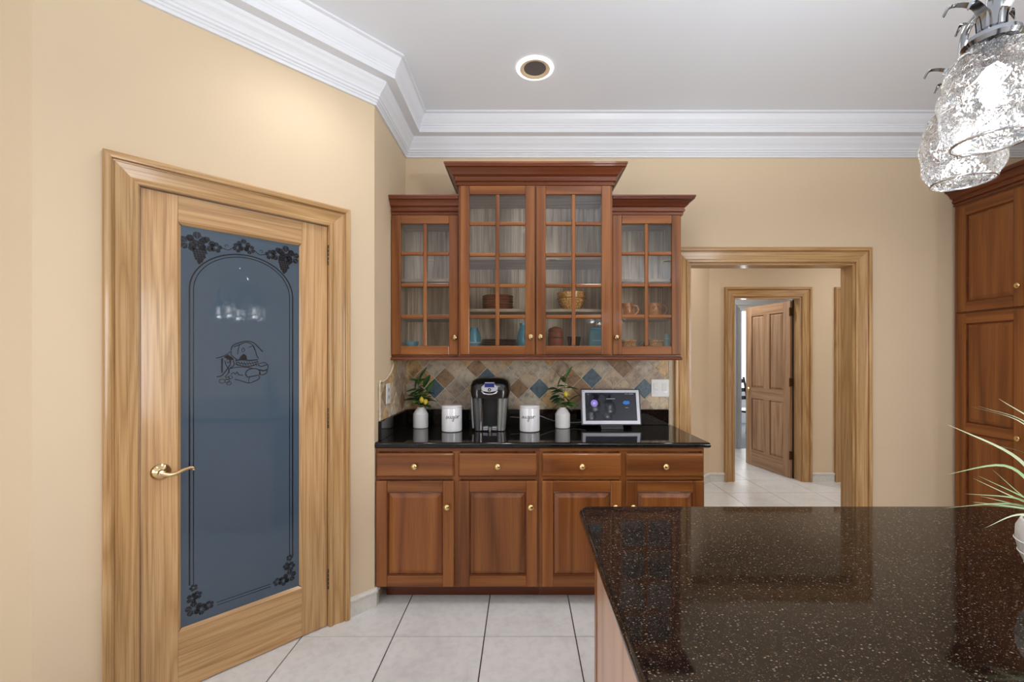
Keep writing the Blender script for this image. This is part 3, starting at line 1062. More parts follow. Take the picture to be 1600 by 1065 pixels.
zc_top, zs_top = 2.463, 2.300
uL = upper('wall_cabinet', 'left glass-front cherry wall cabinet, next to the pantry corner', SIDE + .002, -.402, YS, zs_top,
           [(SIDE + .006, -.408, -.427)], 4, (1.665, 1.905), [(SIDE + .002, YS - .018), (-.402, YS - .018)], zs_top + .001, .105)
uC = upper('wall_cabinet', 'tall double-door glass-front cherry wall cabinet in the centre', -.400, .556, YC, zc_top,
           [(-.388, .073, .048), (.083, .544, .108)], 5, (1.705, 2.035), [(-.400, BACK - .012), (-.400, YC - .018), (.556, YC - .018), (.556, BACK - .012)], zc_top + .001, .118)
uR = upper('wall_cabinet', 'right glass-front cherry wall cabinet holding orange mugs', .558, 1.004, YS, zs_top,
           [(.566, .998, .590)], 4, (1.665, 1.905), [(.558, YS - .018), (1.004, YS - .018), (1.004, BACK - .012)], zs_top + .001, .105)

# ------------------------------------------------------------------ base cabinets
YB = 2.479            # back of drawer fronts = face frame front
CX = [(-.828, -.389), (-.364, .081), (.108, .556), (.581, 1.022)]
for u, lab in ((0, 'left cherry base cabinet under the coffee counter, two drawers over two doors'), (1, 'right cherry base cabinet under the smart display, two drawers over two doors')):
    xa = SIDE + .003 if u == 0 else .0955
    xb = .0945 if u == 0 else 1.027
    r = thing('base_cabinet', lab, 'cabinet', group='cherry base cabinets')
    # carcass with recessed toe kick
    MB().box(xa, xb, YB + .002, BACK - .004, .098, .886).build('carcass', cherry_v, r)
    MB().box(xa + .03 if u == 0 else xa, xb if u == 0 else xb - .0, YB + .072, YB + .09, .004, .098).build('toe_kick', cherry_trim, r)
    f = MB()
    cols = CX[:2] if u == 0 else CX[2:]
    for za, zb in ((.868, .886), (.098, .116)):
        MB().box(xa, xb, YB - .016, YB + .002, za, zb).build('face_rail', cherry_h, r)
    MB().box(xa, xb, YB - .0155, YB + .002, .707, .735).build('face_rail', cherry_h, r)
    for a, b in ((xa, cols[0][0] + .01), (cols[0][1] - .01, cols[1][0] + .01), (cols[1][1] - .01, xb)):
        MB().box(a, b, YB - .0158, YB + .002, .117, .867).build('face_stile', cherry_v, r)
    for k, (a, b) in enumerate(cols):
        dr = MB()
        e = .008
        dr.skin([[(a, YB - .016, .727), (b, YB - .016, .727), (b, YB - .016, .858), (a, YB - .016, .858)],
                 [(a, YB - .028, .727), (b, YB - .028, .727), (b, YB - .028, .858), (a, YB - .028, .858)],
                 [(a + e, YB - .036, .727 + e), (b - e, YB - .036, .727 + e), (b - e, YB - .036, .858 - e), (a + e, YB - .036, .858 - e)]])
        d = dr.build('drawer', cherry_h, r, bevel=.002)
        knob(d, (a + b) / 2, YB - .036, .788)
        kx = b - .037 if (u == 0 or k == 0) else a + .037
        raised_door(r, a, b, .107, .703, YB - .016, (kx, .560))

# countertop with bullnose edge and splash strips
ct = thing('countertop', 'black granite countertop of the coffee bar with low granite splash', 'countertop')
prof = []
for k in range(9):
    a = -PI / 2 + PI * k / 8
    prof.append((.012 * math.cos(a), .9035 + .0165 * math.sin(a)))
xa, xb, yf, yb = SIDE + .002, 1.046, 2.452, BACK - .003
ring = [(-.0, .887), *[(d, z) for d, z in prof], (0, .920)]
MB().sweep([(xa, yf), (xb, yf), (xb, yb)], [(-.03, .887)] + prof + [(-.03, .920)], 1).build('edge', granite, ct, smooth=60)
MB().box(xa, xb - .029, yf + .029, yb, .8872, .9199).build('slab', granite, ct)
MB().box(xa + .02, 1.028, yb - .02, yb, .9205, 1.029).build('splash_strip', granite, ct, bevel=.002)
MB().box(xa, xa + .018, 2.50, yb, .9205, 1.029).build('splash_strip', granite, ct, bevel=.002)

# ------------------------------------------------------------------ backsplash tiles (pieces of the walls)
HD = .0745
TH = .0045


def clip(poly, a, b):
    """keep the part of poly left of line a->b"""
    out = []
    side = lambda p: (b[0] - a[0]) * (p[1] - a[1]) - (b[1] - a[1]) * (p[0] - a[0])
    n = len(poly)
    for i in range(n):
        p, q = poly[i], poly[(i + 1) % n]
        sp, sq = side(p), side(q)
        if sp >= 0:
            out.append(p)
        if (sp >= 0) != (sq >= 0):
            t = sp / (sp - sq)
            out.append((p[0] + (q[0] - p[0]) * t, p[1] + (q[1] - p[1]) * t))
    return out


def parea(p):
    return 0.5 * sum(p[i][0] * p[(i + 1) % len(p)][1] - p[(i + 1) % len(p)][0] * p[i][1] for i in range(len(p)))


def diamond_field(parent, fn, region, cx, cz, irange, jrange, blue):
    rnd = random.Random(11)
    full = {}
    hh = HD - .0034
    reg_area_full = 2 * hh * hh
    for j in jrange:
        for i in irange:
            if (i + j) % 2:
                continue
            x, z = cx + i * HD, cz + j * HD
            dia = [(x - hh, z), (x, z - hh), (x + hh, z), (x, z + hh)]
            pl = list(region)
            for k in range(4):
                if len(pl) < 3:
                    break
                pl = clip(pl, dia[k], dia[(k + 1) % 4])
            if len(pl) < 3:
                continue
            A = abs(parea(pl))
            if A < 2e-4:
                continue
            # drop duplicates
            q = []
            for p in pl:
                if not q or (abs(p[0] - q[-1][0]) + abs(p[1] - q[-1][1])) > 1e-5:
                    q.append(p)
            ax = sum(p[0] for p in q) / len(q)
            az = sum(p[1] for p in q) / len(q)
            mat = SPL_BLUE if (i, j) in blue else rnd.choices(SPL, (3, 3, 2, 2.2, 2.2))[0]
            th = TH + rnd.uniform(-.0006, .0008)
            n = len(q)
            ins = [(ax + (p[0] - ax) * .955, az + (p[1] - az) * .955) for p in q]
            m = MB()
            m.skin([[fn(p[0], p[1], 0) for p in q], [fn(p[0], p[1], th * .7) for p in q], [fn(p[0], p[1], th) for p in ins]])
            m.build('splash_tile', mat, parent)


ZB0, ZB1 = 1.030, 1.379
X0b, X1b = SIDE + .006, 1.030
MB().box(SIDE + .001, 1.034, -.003, -.0004, ZB0, ZB1).build('grout_bed', grout_l, wall_back)
diamond_field(wall_back, lambda x, z, d: (x, -.003 - d, z), [(X0b, ZB0 + .001), (X1b, ZB0 + .001), (X1b, ZB1), (X0b, ZB1)], .118, 1.176, range(-14, 14), range(-3, 5),
              {(0, 0), (5, 1), (10, 0), (-5, 1), (-10, 0)})
MB().box(1.035, 1.046, -.008, -.0004, ZB0 - .1, ZB1).build('edge_liner', rope_m, wall_back, bevel=.002)
# left return: region in (Y, z), bounded above by a concave rope edge
curve = [(2.505, 1.252)] + [(2.505 + .27 * math.sin(a), 1.252 + .126 * (1 - math.cos(a)) ** .9) for a in [PI / 2 * k / 10 for k in range(1, 11)]]
reg = [(2.517, ZB0 + .001), (BACK - .008, ZB0 + .001), (BACK - .008, ZB1), (2.79, ZB1)] + [(max(y, 2.517), z - .008) for y, z in reversed(curve)]
g = MB().prism([(2.506, ZB0), (BACK - .004, ZB0), (BACK - .004, ZB1), (2.775, ZB1)] + list(reversed(curve)), lambda y, z, d: (SIDE + d, y, z), .0004, .003)
g.build('grout_bed', grout_l, wall_side)
diamond_field(wall_side, lambda y, z, d: (SIDE + .003 + d, y, z), reg, 3.085 - .02, 1.176, range(-9, 2), range(-3, 5), set())
rp = crom([(SIDE + .008, 2.507, ZB0 + .006), (SIDE + .008, 2.507, 1.15)] + [(SIDE + .008, y, z) for y, z in curve[:-1]], 3)
MB().tube(rp, [.0075 + .0014 * math.sin(k * 2.1) for k in range(len(rp))], 8).build('rope_edge', rope_m, wall_side, smooth=60)

# ------------------------------------------------------------------ switches
sw = thing('light_switch', 'white double rocker switch plate on the tiled backsplash, right of the display', 'light switch', (.972, BACK - .0085, 1.180))
MB().box(-.063, .063, -.006, 0, -.062, .062).build('cover_plate', white_pl, sw, bevel=.003)
for xx in (-.031, .031):
    MB().box(xx - .0175, xx + .0175, -.0072, -.0055, -.035, .035).build('rocker_frame', lightsilver, sw, bevel=.001)
    k = MB().hexa([(xx - .0155, -.0065, -.033), (xx + .0155, -.0065, -.033), (xx + .0155, -.006, -.033), (xx - .0155, -.006, -.033)],
                  [(xx - .0155, -.0105, .033), (xx + .0155, -.0105, .033), (xx + .0155, -.006, .033), (xx - .0155, -.006, .033)]).build('rocker', white_pl, sw)
MB().box(-.045, -.0165, -.0125, -.0085, -.004, .002).build('dimmer_slide', lightsilver, sw)
so = thing('wall_outlet', 'narrow white outlet plate on the tiled side wall above the counter', 'outlet', (SIDE + .0085, 2.652, 1.178), PI / 2)
MB().box(-.040, .040, -.006, 0, -.062, .062).build('cover_plate', white_pl, so, bevel=.003)
for zz in (-.022, .022):
    MB().lathe([(.0165, 0), (.0165, .0015), (.0005, .0016)], 20, (0, -.006, zz), 'y').build('receptacle', lightsilver, so)
    for xx in (-.006, .006):
        MB().box(xx - .001, xx + .001, -.0082, -.0074, zz - .004, zz + .006).build('slot', black_mat, so)

# ------------------------------------------------------------------ coffee maker
CT = .9205
km = thing('coffee_maker', 'black and silver pod coffee maker with blue display on the counter', 'coffee maker', (-.2135, 2.80, CT))
body = MB()
rings = []


def rrect(cx, cy, hx, hy, r, z, n=5):
    pts = []
    for qx, qy, a0 in ((1, 1, 0), (-1, 1, PI / 2), (-1, -1, PI), (1, -1, 1.5 * PI)):
        for k in range(n + 1):
            a = a0 + PI / 2 * k / n
            pts.append((cx + qx * (hx - r) + r * math.cos(a), cy + qy * (hy - r) + r * math.sin(a), z))
    return pts


# rear tower and base
MB().skin([rrect(0, .165, .104, .085, .04, .0), rrect(0, .165, .108, .085, .04, .02), rrect(0, .165, .118, .085, .045, .20), rrect(0, .165, .124, .085, .045, .27)]).build('rear_tower', black_pl, km, smooth=50)
# side columns, silver grey
for s_ in (-1, 1):
    m = MB()
    for z, xo, xi in ((0.012, .098, .047), (.12, .108, .05), (.235, .118, .052)):
        pass
    m.skin([[(s_ * xi, .012, z), (s_ * (xi + .012), .002, z), (s_ * (xo - .012), .004, z), (s_ * xo, .018, z), (s_ * xo, .10, z), (s_ * xi, .10, z)]
            for z, xo, xi in ((.004, .098, .047), (.10, .106, .049), (.225, .117, .052))])
    m.build('side_column', silver_pl if s_ > 0 else plain('gunmetal_plastic', srgb(74, 74, 76), .25), km, smooth=50)
MB().tube([(-.058, .001, .01), (-.060, .001, .16)], .004, 8).build('tank_edge', chrome, km)
MB().tube([(-.108, .010, .02), (-.120, .012, .22)], .007, 8).build('side_trim', silver_pl, km, smooth=60)
MB().box(-.047, .047, .06, .10, .012, .225).build('cup_bay', black_mat, km)
# head
MB().skin([rrect(0, .115, .120, .135, .05, .215), rrect(0, .115, .128, .135, .055, .25), rrect(0, .118, .129, .132, .06, .295), rrect(0, .122, .118, .122, .06, .325), rrect(0, .128, .09, .098, .055, .341), rrect(0, .13, .05, .06, .04, .344)]).build('head', black_pl, km, smooth=60)
hd = MB().skin([[(x * sx, y, zz) for x, zz in ((-.030, .318), (.030, .318), (.036, .302), (.053, .290), (.053, .272), (.040, .262), (.0, .256), (-.040, .262), (-.053, .272), (-.053, .290), (-.036, .302))] for sx, y in ((1.0, .02), (1.0, -.024), (.93, -.029))]).build('control_panel', lightsilver, km, smooth=30)
MB().box(-.031, .031, -.0305, -.0285, .287, .313).build('display_screen', plain('blue_lcd', srgb(24, 34, 84), .2, emis=srgb(30, 44, 120), estr=.35), hd)
MB().lathe([(.0105, 0), (.0105, .003), (.0005, .0035)], 18, (0, -.0285, .271), 'y').build('power_button', black_pl, hd, smooth=40)
MB().lathe([(.0045, 0), (.0045, .001), (.0005, .0012)], 12, (0, -.0319, .271), 'y').build('button_mark', lightsilver, hd)
MB().tube(crom([(-.050, -.020, .262), (-.034, -.029, .247), (0, -.032, .242), (.034, -.029, .247), (.050, -.020, .262)], 5), .0065, 8).build('lift_handle', chrome, km, smooth=60)
MB().skin([rrect(0, .05, .05, .04, .02, .215), rrect(0, .045, .05, .055, .02, .24), rrect(0, .045, .05, .06, .02, .262)]).build('brew_head', black_pl, km, smooth=50)
# drip tray
MB().skin([rrect(0, .045, .047, .042, .012, .0), rrect(0, .045, .047, .042, .012, .010)]).build('drip_tray', black_pl, km)
for k, (a, b) in enumerate(((-.044, -.014), (.014, .044))):
    for zz in (.009, .020):
        MB().box(a, b, .001, .06, zz, zz + .005).build('tray_bar', lightsilver, km, bevel=.001)
MB().lathe([(.011, 0), (.011, .026), (.009, .028), (.0005, .028)], 16, (0, .012, 0)).build('tray_mark', silver_pl, km, smooth=40)

# ------------------------------------------------------------------ canisters with lettering
SG = [[(0, .1), (.35, .55), (.58, 1.05), (.5, .65), (.68, .3), (.45, 0), (.15, .1)],
      [(.45, 0), (.8, .4), (1.0, .95), (.95, .35), (1.12, .02), (1.4, .4), (1.55, .95), (1.5, .35), (1.66, .02), (1.85, .3)],
      [(2.38, .85), (2.12, .95), (1.92, .5), (2.05, .05), (2.3, .35), (2.45, .95), (2.4, -.3), (2.2, -1.0), (1.95, -.75), (2.3, -.15), (2.7, .35)],
      [(3.2, .85), (2.92, .95), (2.74, .5), (2.88, .05), (3.12, .4), (3.26, .95), (3.22, .3), (3.42, .08)],
      [(3.42, .08), (3.62, .95), (3.68, .7), (3.66, .0)],
      [(3.66, .35), (3.84, .85), (4.1, .9), (4.25, .7)]]


def canister(label, x, y, turn, grp):
    R = .0655
    r = thing('canister', label, 'canister', (x, y, CT), turn, group=grp)
    MB().lathe([(.0005, 0), (R - .006, 0), (R - .001, .004), (R, .010), (R, .150), (R - .001, .153), (R - .003, .154), (.0005, .154)], 48).build('jar', white_cer, r, smooth=40)
    MB().lathe([(.0005, .1545), (R + .0006, .1545), (R + .0012, .157), (R + .0004, .165), (R - .004, .167), (.0005, .1675)], 48).build('lid', white_cer, r, smooth=40)
    m = MB()
    us = .0225
    for stx in SG:
        pp = crom([(a, b, 0) for a, b in stx], 6)
        path = []
        for p in pp:
            ang = (p.x - 2.1) * us / R
            path.append(((R + .0004) * math.sin(ang), -(R + .0004) * math.cos(ang), .088 + p.y * us * .78))
        m.tube(path, .0013, 6)
    m.build('lettering', ink, r)
    return r


canister('white ceramic sugar canister left of the coffee maker', -.4625, 2.825, math.radians(14), 'sugar canisters')
canister('white ceramic sugar canister right of the coffee maker', .0440, 2.825, math.radians(-10), 'sugar canisters')

# ------------------------------------------------------------------ lemon plants in vases


def leaf_mesh(name, mat, L=.068, Wd=.027, bend=.012, fold=.004):
    m = MB()
    n = 6
    rows = []
    for k in range(n + 1):
        t = k / n
        w = Wd * .5 * math.sin(PI * min(1, t * .96 + .02)) ** .75
        zc = -bend * t * t
        rows.append([(-w, t * L, zc + fold * (w / (Wd * .5))), (0, t * L, zc), (w, t * L, zc + fold * (w / (Wd * .5)))])
    fs = []
    vs = [p for r in rows for p in r]
    for k in range(n):
        for i in range(2):
            fs.append((k * 3 + i, k * 3 + i + 1, k * 3 + 4 + i, k * 3 + 3 + i))
    m.add(vs, fs)
    o = m.build(name, mat)
    md = o.modifiers.new('solid', 'SOLIDIFY')
    md.thickness = .0008
    for p in o.data.polygons:
        p.use_smooth = True
    return o


def place_leaf(src, parent, base, direction, roll=0, scale=1.0):
    o = src.copy()
    COL.objects.link(o)
    o.parent = parent
    d = Vector(direction).normalized()
    up = Vector((0, 0, 1))
    x = d.cross(up)
    if x.length < 1e-3:
        x = Vector((1, 0, 0))
    x.normalize()
    z = x.cross(d).normalized()
    M = Matrix((x, d, z)).transposed().to_4x4()
    M = Matrix.Translation(Vector(base)) @ M @ Matrix.Rotation(roll, 4, 'Y') @ Matrix.Scale(scale, 4)
    o.matrix_local = M
    return o


lf1 = leaf_mesh('leaf', leaf_m)
lf2 = leaf_mesh('leaf', leaf_m2)
lf3 = leaf_mesh('leaf', leaf_m3)


def lemon_plant(label, x, y, seed, leaves, lemons, stems):
    r = thing('lemon_plant', label, 'plant', (x, y, CT), group='small lemon plants in white vases')
    MB().lathe([(.0005, 0), (.046, 0), (.050, .003), (.0505, .008), (.0505, .090), (.049, .096), (.047, .099), (.034, .122), (.025, .131), (.0235, .138), (.021, .139), (.020, .13), (.0005, .128)], 40).build('vase', bisque, r, smooth=30)
    rnd = random.Random(seed)
    for path in stems:
        pp = crom(path, 5)
        MB().tube(pp, [.0022 - .0012 * k / len(pp) for k in range(len(pp))], 6).build('stem', stem_m, r)
    for b, d, sc in leaves:
        place_leaf(rnd.choice((lf1, lf1, lf2, lf3)), r, b, d, rnd.uniform(-.9, .9), sc)
    for c in lemons:
        MB().lathe([(.0005, -.024), (.004, -.021), (.012, -.014), (.0165, -.004), (.0165, .004), (.012, .014), (.004, .021), (.0005, .025)], 14, c).build('lemon', lemon_m, r, smooth=60)


def spray(rnd, stems, per, lo, scale=(0.8, 1.25)):
    out = []
    for path in stems:
        pp = crom(path, 8)
        for k in range(per):
            t = lo + (1 - lo) * (k + .5) / per
            p = pp[min(len(pp) - 1, int(t * (len(pp) - 1)))]
            a = k * 2.4 + rnd.uniform(-.4, .4)
            el = rnd.uniform(-.25, .55)
            d = Vector((math.cos(a) * math.cos(el), math.sin(a) * math.cos(el) * .8, math.sin(el)))
            out.append((tuple(p), tuple(d), rnd.uniform(*scale)))
        out.append((tuple(pp[-1]), tuple((pp[-1] - pp[-3]).normalized() + Vector((.3, 0, .1))), scale[1]))
    return out


st1 = [[(0, 0, .12), (-.006, 0, .19), (-.016, -.004, .26), (-.008, 0, .325)], [(.004, 0, .12), (.022, -.01, .19), (.040, -.012, .245)], [(-.004, 0, .12), (-.02, -.01, .19), (-.034, -.012, .255)], [(0, .004, .12), (.006, .01, .20), (.018, .008, .275)]]
rn = random.Random(5)
lv = spray(rn, st1, 8, .25, (.9, 1.4))
lv += [((-.008, 0, .32), (-1, -.1, .25), 1.0), ((-.008, 0, .32), (1, 0, .25), .9), ((-.01, 0, .28), (1, -.3, .1), .9), ((-.034, 0, .25), (-1, -.2, .1), .9), ((.03, -.01, .19), (1, 0, .0), 1.25), ((-.03, -.01, .19), (-1, 0, .12), 1.2),
       ((.03, -.01, .17), (.8, -.2, -.7), 1.0), ((-.008, 0, .15), (-.6, -.1, .8), 1.0), ((.02, 0, .22), (.8, 0, .7), 1.0)]
lemon_plant('leafy lemon plant with two lemons in a white vase by the side wall', -.696, 2.955, 3, lv, [(.014, -.03, .192), (.040, -.03, .180)], st1)
st2 = [[(0, 0, .12), (.004, 0, .17), (.012, -.004, .22), (.016, -.002, .285), (.022, 0, .335)], [(-.003, 0, .12), (-.02, -.01, .20), (-.032, -.012, .265)], [(.004, 0, .12), (.02, -.01, .15), (.04, -.012, .175)]]
rn = random.Random(9)
lv = spray(rn, st2, 8, .2, (.9, 1.35))
lv += [((.022, 0, .33), (-.6, 0, .5), .6), ((.022, 0, .33), (.8, -.2, .3), .6), ((-.03, 0, .26), (-.9, -.2, .3), .9), ((-.03, 0, .26), (.7, -.4, .3), .9), ((.015, 0, .28), (-.9, -.3, .2), .9), ((.02, 0, .27), (1, -.1, .05), 1.3), ((.01, 0, .24), (-1, -.1, .2), 1.25), ((0, 0, .2), (-1, -.1, -.2), 1.2), ((.02, 0, .17), (1, -.1, -.05), 1.3)]
lemon_plant('upright lemon plant with one lemon in a white vase by the display', .270, 2.955, 8, lv, [(.020, -.03, .228)], st2)
for o in (lf1, lf2, lf3):
    bpy.data.objects.remove(o)

# ------------------------------------------------------------------ smart display
TY = 2.915
tb = thing('smart_display', 'silver framed smart display with dark screen propped on the counter', 'screen', (.597, TY, CT))
tilt = math.radians(13.2)
ca, sa = math.cos(tilt), math.sin(tilt)
P = lambda x, d, z: (x, .0 + sa * z + d * ca, .022 + ca * z - d * sa)


def tbox(m, x0, x1, d0, d1, z0, z1):
    return m.hexa([P(x0, d0, z0), P(x1, d0, z0), P(x1, d1, z0), P(x0, d1, z0)], [P(x0, d0, z1), P(x1, d0, z1), P(x1, d1, z1), P(x0, d1, z1)])


slate = plain('dark_grey_aluminium', srgb(88, 92, 100), .35, metal=.5)
tbox(MB(), -.203, .203, .0, .018, 0, .246).build('housing', slate, tb, bevel=.006)
bz = MB()
tbox(bz, -.193, .193, -.002, .002, .008, .030)
tbox(bz, -.193, .193, -.002, .002, .220, .238)
tbox(bz, -.193, -.174, -.002, .002, .030, .220)
tbox(bz, .174, .193, -.002, .002, .030, .220)
bz.build('bezel', plain('pale_bezel', srgb(226, 226, 234), .3), tb)
scr = tbox(MB(), -.174, .174, -.0012, .001, .030, .220).build('screen', plain('dark_lit_screen', srgb(12, 13, 20), .04, spec=.3, emis=srgb(26, 30, 46), estr=.25), tb)


def sdisc(cx, cz, rx, rz, name, mat, n=20):
    m = MB()
    m.skin([[P(cx + rx * math.cos(2 * PI * i / n), d, cz + rz * math.sin(2 * PI * i / n)) for i in range(n)] for d in (-.0012, -.0018)])
    m.build(name, mat, scr)


pur = plain('purple_icon', srgb(110, 92, 160), .3, emis=srgb(122, 104, 176), estr=.5)
pur2 = plain('pale_purple_icon', srgb(160, 146, 205), .3, emis=srgb(170, 156, 214), estr=.5)
blu = plain('blue_icon', srgb(30, 92, 158), .3, emis=srgb(34, 104, 176), estr=.5)
txt = plain('pale_screen_text', srgb(128, 128, 140), .3, emis=srgb(128, 128, 140), estr=.35)
sdisc(-.112, .148, .024, .024, 'app_icon', pur)
sdisc(-.112, .148, .009, .009, 'app_icon_mark', pur2)
m = MB()
for cx_, cz_, rx_, rz_ in ((.105, .150, .024, .010), (.098, .154, .012, .010), (.114, .155, .013, .009)):
    sdisc(cx_, cz_, rx_, rz_, 'weather_icon', blu)
for a, b, zc_, hh_ in ((-.03, .03, .178, .004), (.098, .118, .211, .003), (.124, .156, .211, .004), (-.122, -.098, .112, .0025), (.096, .118, .118, .003), (-.154, -.149, .208, .004)):
    tbox(MB(), a, b, -.0018, -.0012, zc_ - hh_ / 2, zc_ + hh_ / 2).build('screen_text', txt, scr)
tbox(MB(), -.186, -.181, -.003, -.002, .227, .232).build('camera_lens', black_pl, tb)
MB().hexa([(-.075, -.025, 0), (.075, -.025, 0), (.075, .10, 0), (-.075, .10, 0)], [(-.075, -.018, .014), (.075, -.018, .014), (.075, .09, .014), (-.075, .09, .014)]).build('stand_foot', black_mat, tb, bevel=.003)
tbox(MB(), -.075, .075, -.006, .018, -.012, .004).build('stand_lip', black_mat, tb, bevel=.002)
MB().hexa([(-.04, .05, .012), (.04, .05, .012), (.04, .09, .012), (-.04, .09, .012)], [P(-.04, .019, .14), P(.04, .019, .14), P(.04, .03, .15), P(-.04, .03, .15)]).build('stand_arm', slate, tb)

# cords on the counter
wire = plain('pale_grey_cord', srgb(160, 158, 154), .45)
cb = MB().tube(crom([(-.09, 3.045, CT + .06), (.0, 3.05, CT + .055), (.10, 3.05, CT + .07), (.18, 3.04, CT + .045), (.25, 3.035, CT + .028), (.36, 3.04, CT + .022), (.44, 3.03, CT + .030)], 8), .0028, 8).build('power_cord', wire)
tag(cb, 'thin pale power cord running along the black splash behind the canister', 'cord')

# ------------------------------------------------------------------ crockery inside the wall cabinets
Yi = 2.93


def lathe_thing(name, label, cat, prof, loc, mat, part, group=None, n=28, extra=None):
    r = thing(name, label, cat, loc, group=group)
    MB().lathe(prof, n).build(part, mat, r, smooth=35)
    return r


# centre unit, left half
def plate_prof(R, hgt):
    return [(.0005, 0), (R * .62, 0), (R, hgt * .55), (R + .001, hgt * .8), (R - .002, hgt), (R * .6, hgt * .5), (.0005, hgt * .45)]


zs2 = 1.7055
ORD = ('first', 'second', 'third', 'fourth', 'fifth', 'sixth')
for k in range(6):
    o = MB().lathe([(.0005, 0), (.088, 0), (.100, .006), (.104, .012), (.101, .0165), (.09, .012), (.0005, .011)], 28, (-.169 + .002 * (k % 2), Yi - .02, zs2 + k * .0172)).build('woven_bowl', wicker, smooth=35)
    tag(o, ORD[k] + ' from the bottom of the stacked brown woven bowls on the middle shelf', 'bowl', 'stacked brown bowls on the middle shelf')
zs1 = UB + .0505
for k in range(4):
    o = MB().lathe([(.0005, 0), (.09, 0), (.116, .008), (.118, .011), (.114, .0135), (.09, .008), (.0005, .007)], 28, (-.158, Yi - .02, zs1 + k * .0138)).build('dinner_plate', darkwicker, smooth=35)
    tag(o, ORD[k] + ' dark plate from the bottom of the low stack in the centre cabinet', 'plate', 'stacked dark plates at the bottom')
bp = thing('pitcher', 'sky blue ceramic pitcher right of the dark plate stack', 'pitcher', (.020, Yi - .01, zs1))
MB().lathe([(.0005, 0), (.044, 0), (.048, .01), (.052, .06), (.044, .11), (.033, .14), (.036, .165), (.033, .166), (.03, .14), (.0005, .13)], 28).build('body', blue_cer, bp, smooth=40)
MB().tube(crom([(.0, -.04, .14), (.0, -.075, .13), (.0, -.08, .09), (.0, -.05, .06)], 6), .006, 8).build('handle', blue_cer, bp, smooth=60)
bp.location.x = .013
bw = thing('vase', 'sky blue ceramic vase left of the dark plate stack', 'vase', (-.326, Yi - .02, zs1))
MB().lathe([(.0005, 0), (.038, 0), (.045, .015), (.044, .07), (.034, .105), (.026, .125), (.028, .135), (.024, .135), (.0005, .12)], 24).build('body', blue_cer, bw, smooth=40)
MB().lathe([(.0455, .03), (.047, .034), (.0455, .038)], 24, caps=False).build('rim_band', white_cer, bw)
# centre unit, right half
bo = thing('serving_bowl', 'large amber patterned bowl on the middle shelf of the centre cabinet', 'bowl', (.327, Yi - .02, zs2))
MB().lathe([(.0005, 0), (.045, 0), (.048, .008), (.078, .035), (.094, .075), (.096, .118), (.097, .124), (.093, .124), (.089, .08), (.07, .04), (.0005, .018)], 36).build('bowl_body', amber, bo, smooth=40)
MB().lathe([(.0955, .080), (.099, .083), (.0965, .087)], 36, caps=False).build('raised_band', plain('amber_glaze', srgb(196, 126, 50), .2), bo)
jr = thing('cookie_jar', 'terracotta lidded jar at the bottom left of the right centre door', 'jar', (.218, Yi - .03, zs1))
MB().lathe([(.0005, 0), (.046, 0), (.050, .01), (.052, .05), (.050, .09), (.046, .105), (.0005, .106)], 28).build('body', terracotta, jr, smooth=40)
MB().lathe([(.050, .107), (.051, .112), (.044, .128), (.02, .138), (.008, .141), (.0005, .143)], 28).build('lid', terracotta, jr, smooth=40)
MB().lathe([(.0515, .062), (.0535, .066), (.0515, .070)], 28, caps=False).build('rim_band', darkwicker, jr)
for dx, dy in ((0, 0),):
    tg = thing('glass_tumbler', 'small dark glass tumbler between the terracotta jar and blue canister', 'glass', (.340, Yi - .04, zs1))
    MB().lathe([(.0005, 0), (.034, 0), (.037, .006), (.047, .072), (.045, .073), (.034, .012), (.0005, .011)], 24).build('cup', smoke_m, tg, smooth=40)
    MB().lathe([(.0362, .004), (.0375, .006), (.0362, .008)], 24, caps=False).build('base_ring', black_mat, tg)
bc = thing('tea_canister', 'sky blue square canister at the bottom right of the centre cabinet', 'canister', (.492, Yi - .02, zs1))
MB().skin([rrect(0, 0, .05, .045, .01, 0), rrect(0, 0, .052, .047, .01, .01), rrect(0, 0, .045, .04, .01, .115), rrect(0, 0, .040, .035, .01, .122)]).build('body', blue_cer, bc, smooth=30)
MB().skin([rrect(0, 0, .043, .038, .01, .1225), rrect(0, 0, .043, .038, .01, .134), rrect(0, 0, .015, .015, .006, .142)]).build('lid', blue_cer, bc, smooth=30)
MB().box(-.032, .032, -.0465, -.042, .045, .05).build('label_line', white_cer, bc)


# right unit: mugs, bowls
def mug(label, x, y, z, rz):
    r = thing('mug', label, 'mug', (x, y, z), rz, group='orange glazed mugs')
    MB().lathe([(.0005, 0), (.036, 0), (.040, .004), (.048, .03), (.047, .06), (.040, .086), (.041, .094), (.038, .094), (.037, .085), (.043, .06), (.043, .03), (.0005, .01)], 28).build('cup', amber2, r, smooth=40)
    MB().tube(crom([(.040, 0, .080), (.066, 0, .078), (.078, 0, .055), (.066, 0, .028), (.045, 0, .022)], 6), .0055, 8).build('handle', amber2, r, smooth=60)
    for s_ in (-1, 1):
        MB().lathe([(.010, 0), (.0115, .002), (.008, .004), (.005, .0025), (.0005, .004)], 14, (s_ * .014, -.0425, .062), 'y').build('relief_ring', terracotta, r, smooth=60)


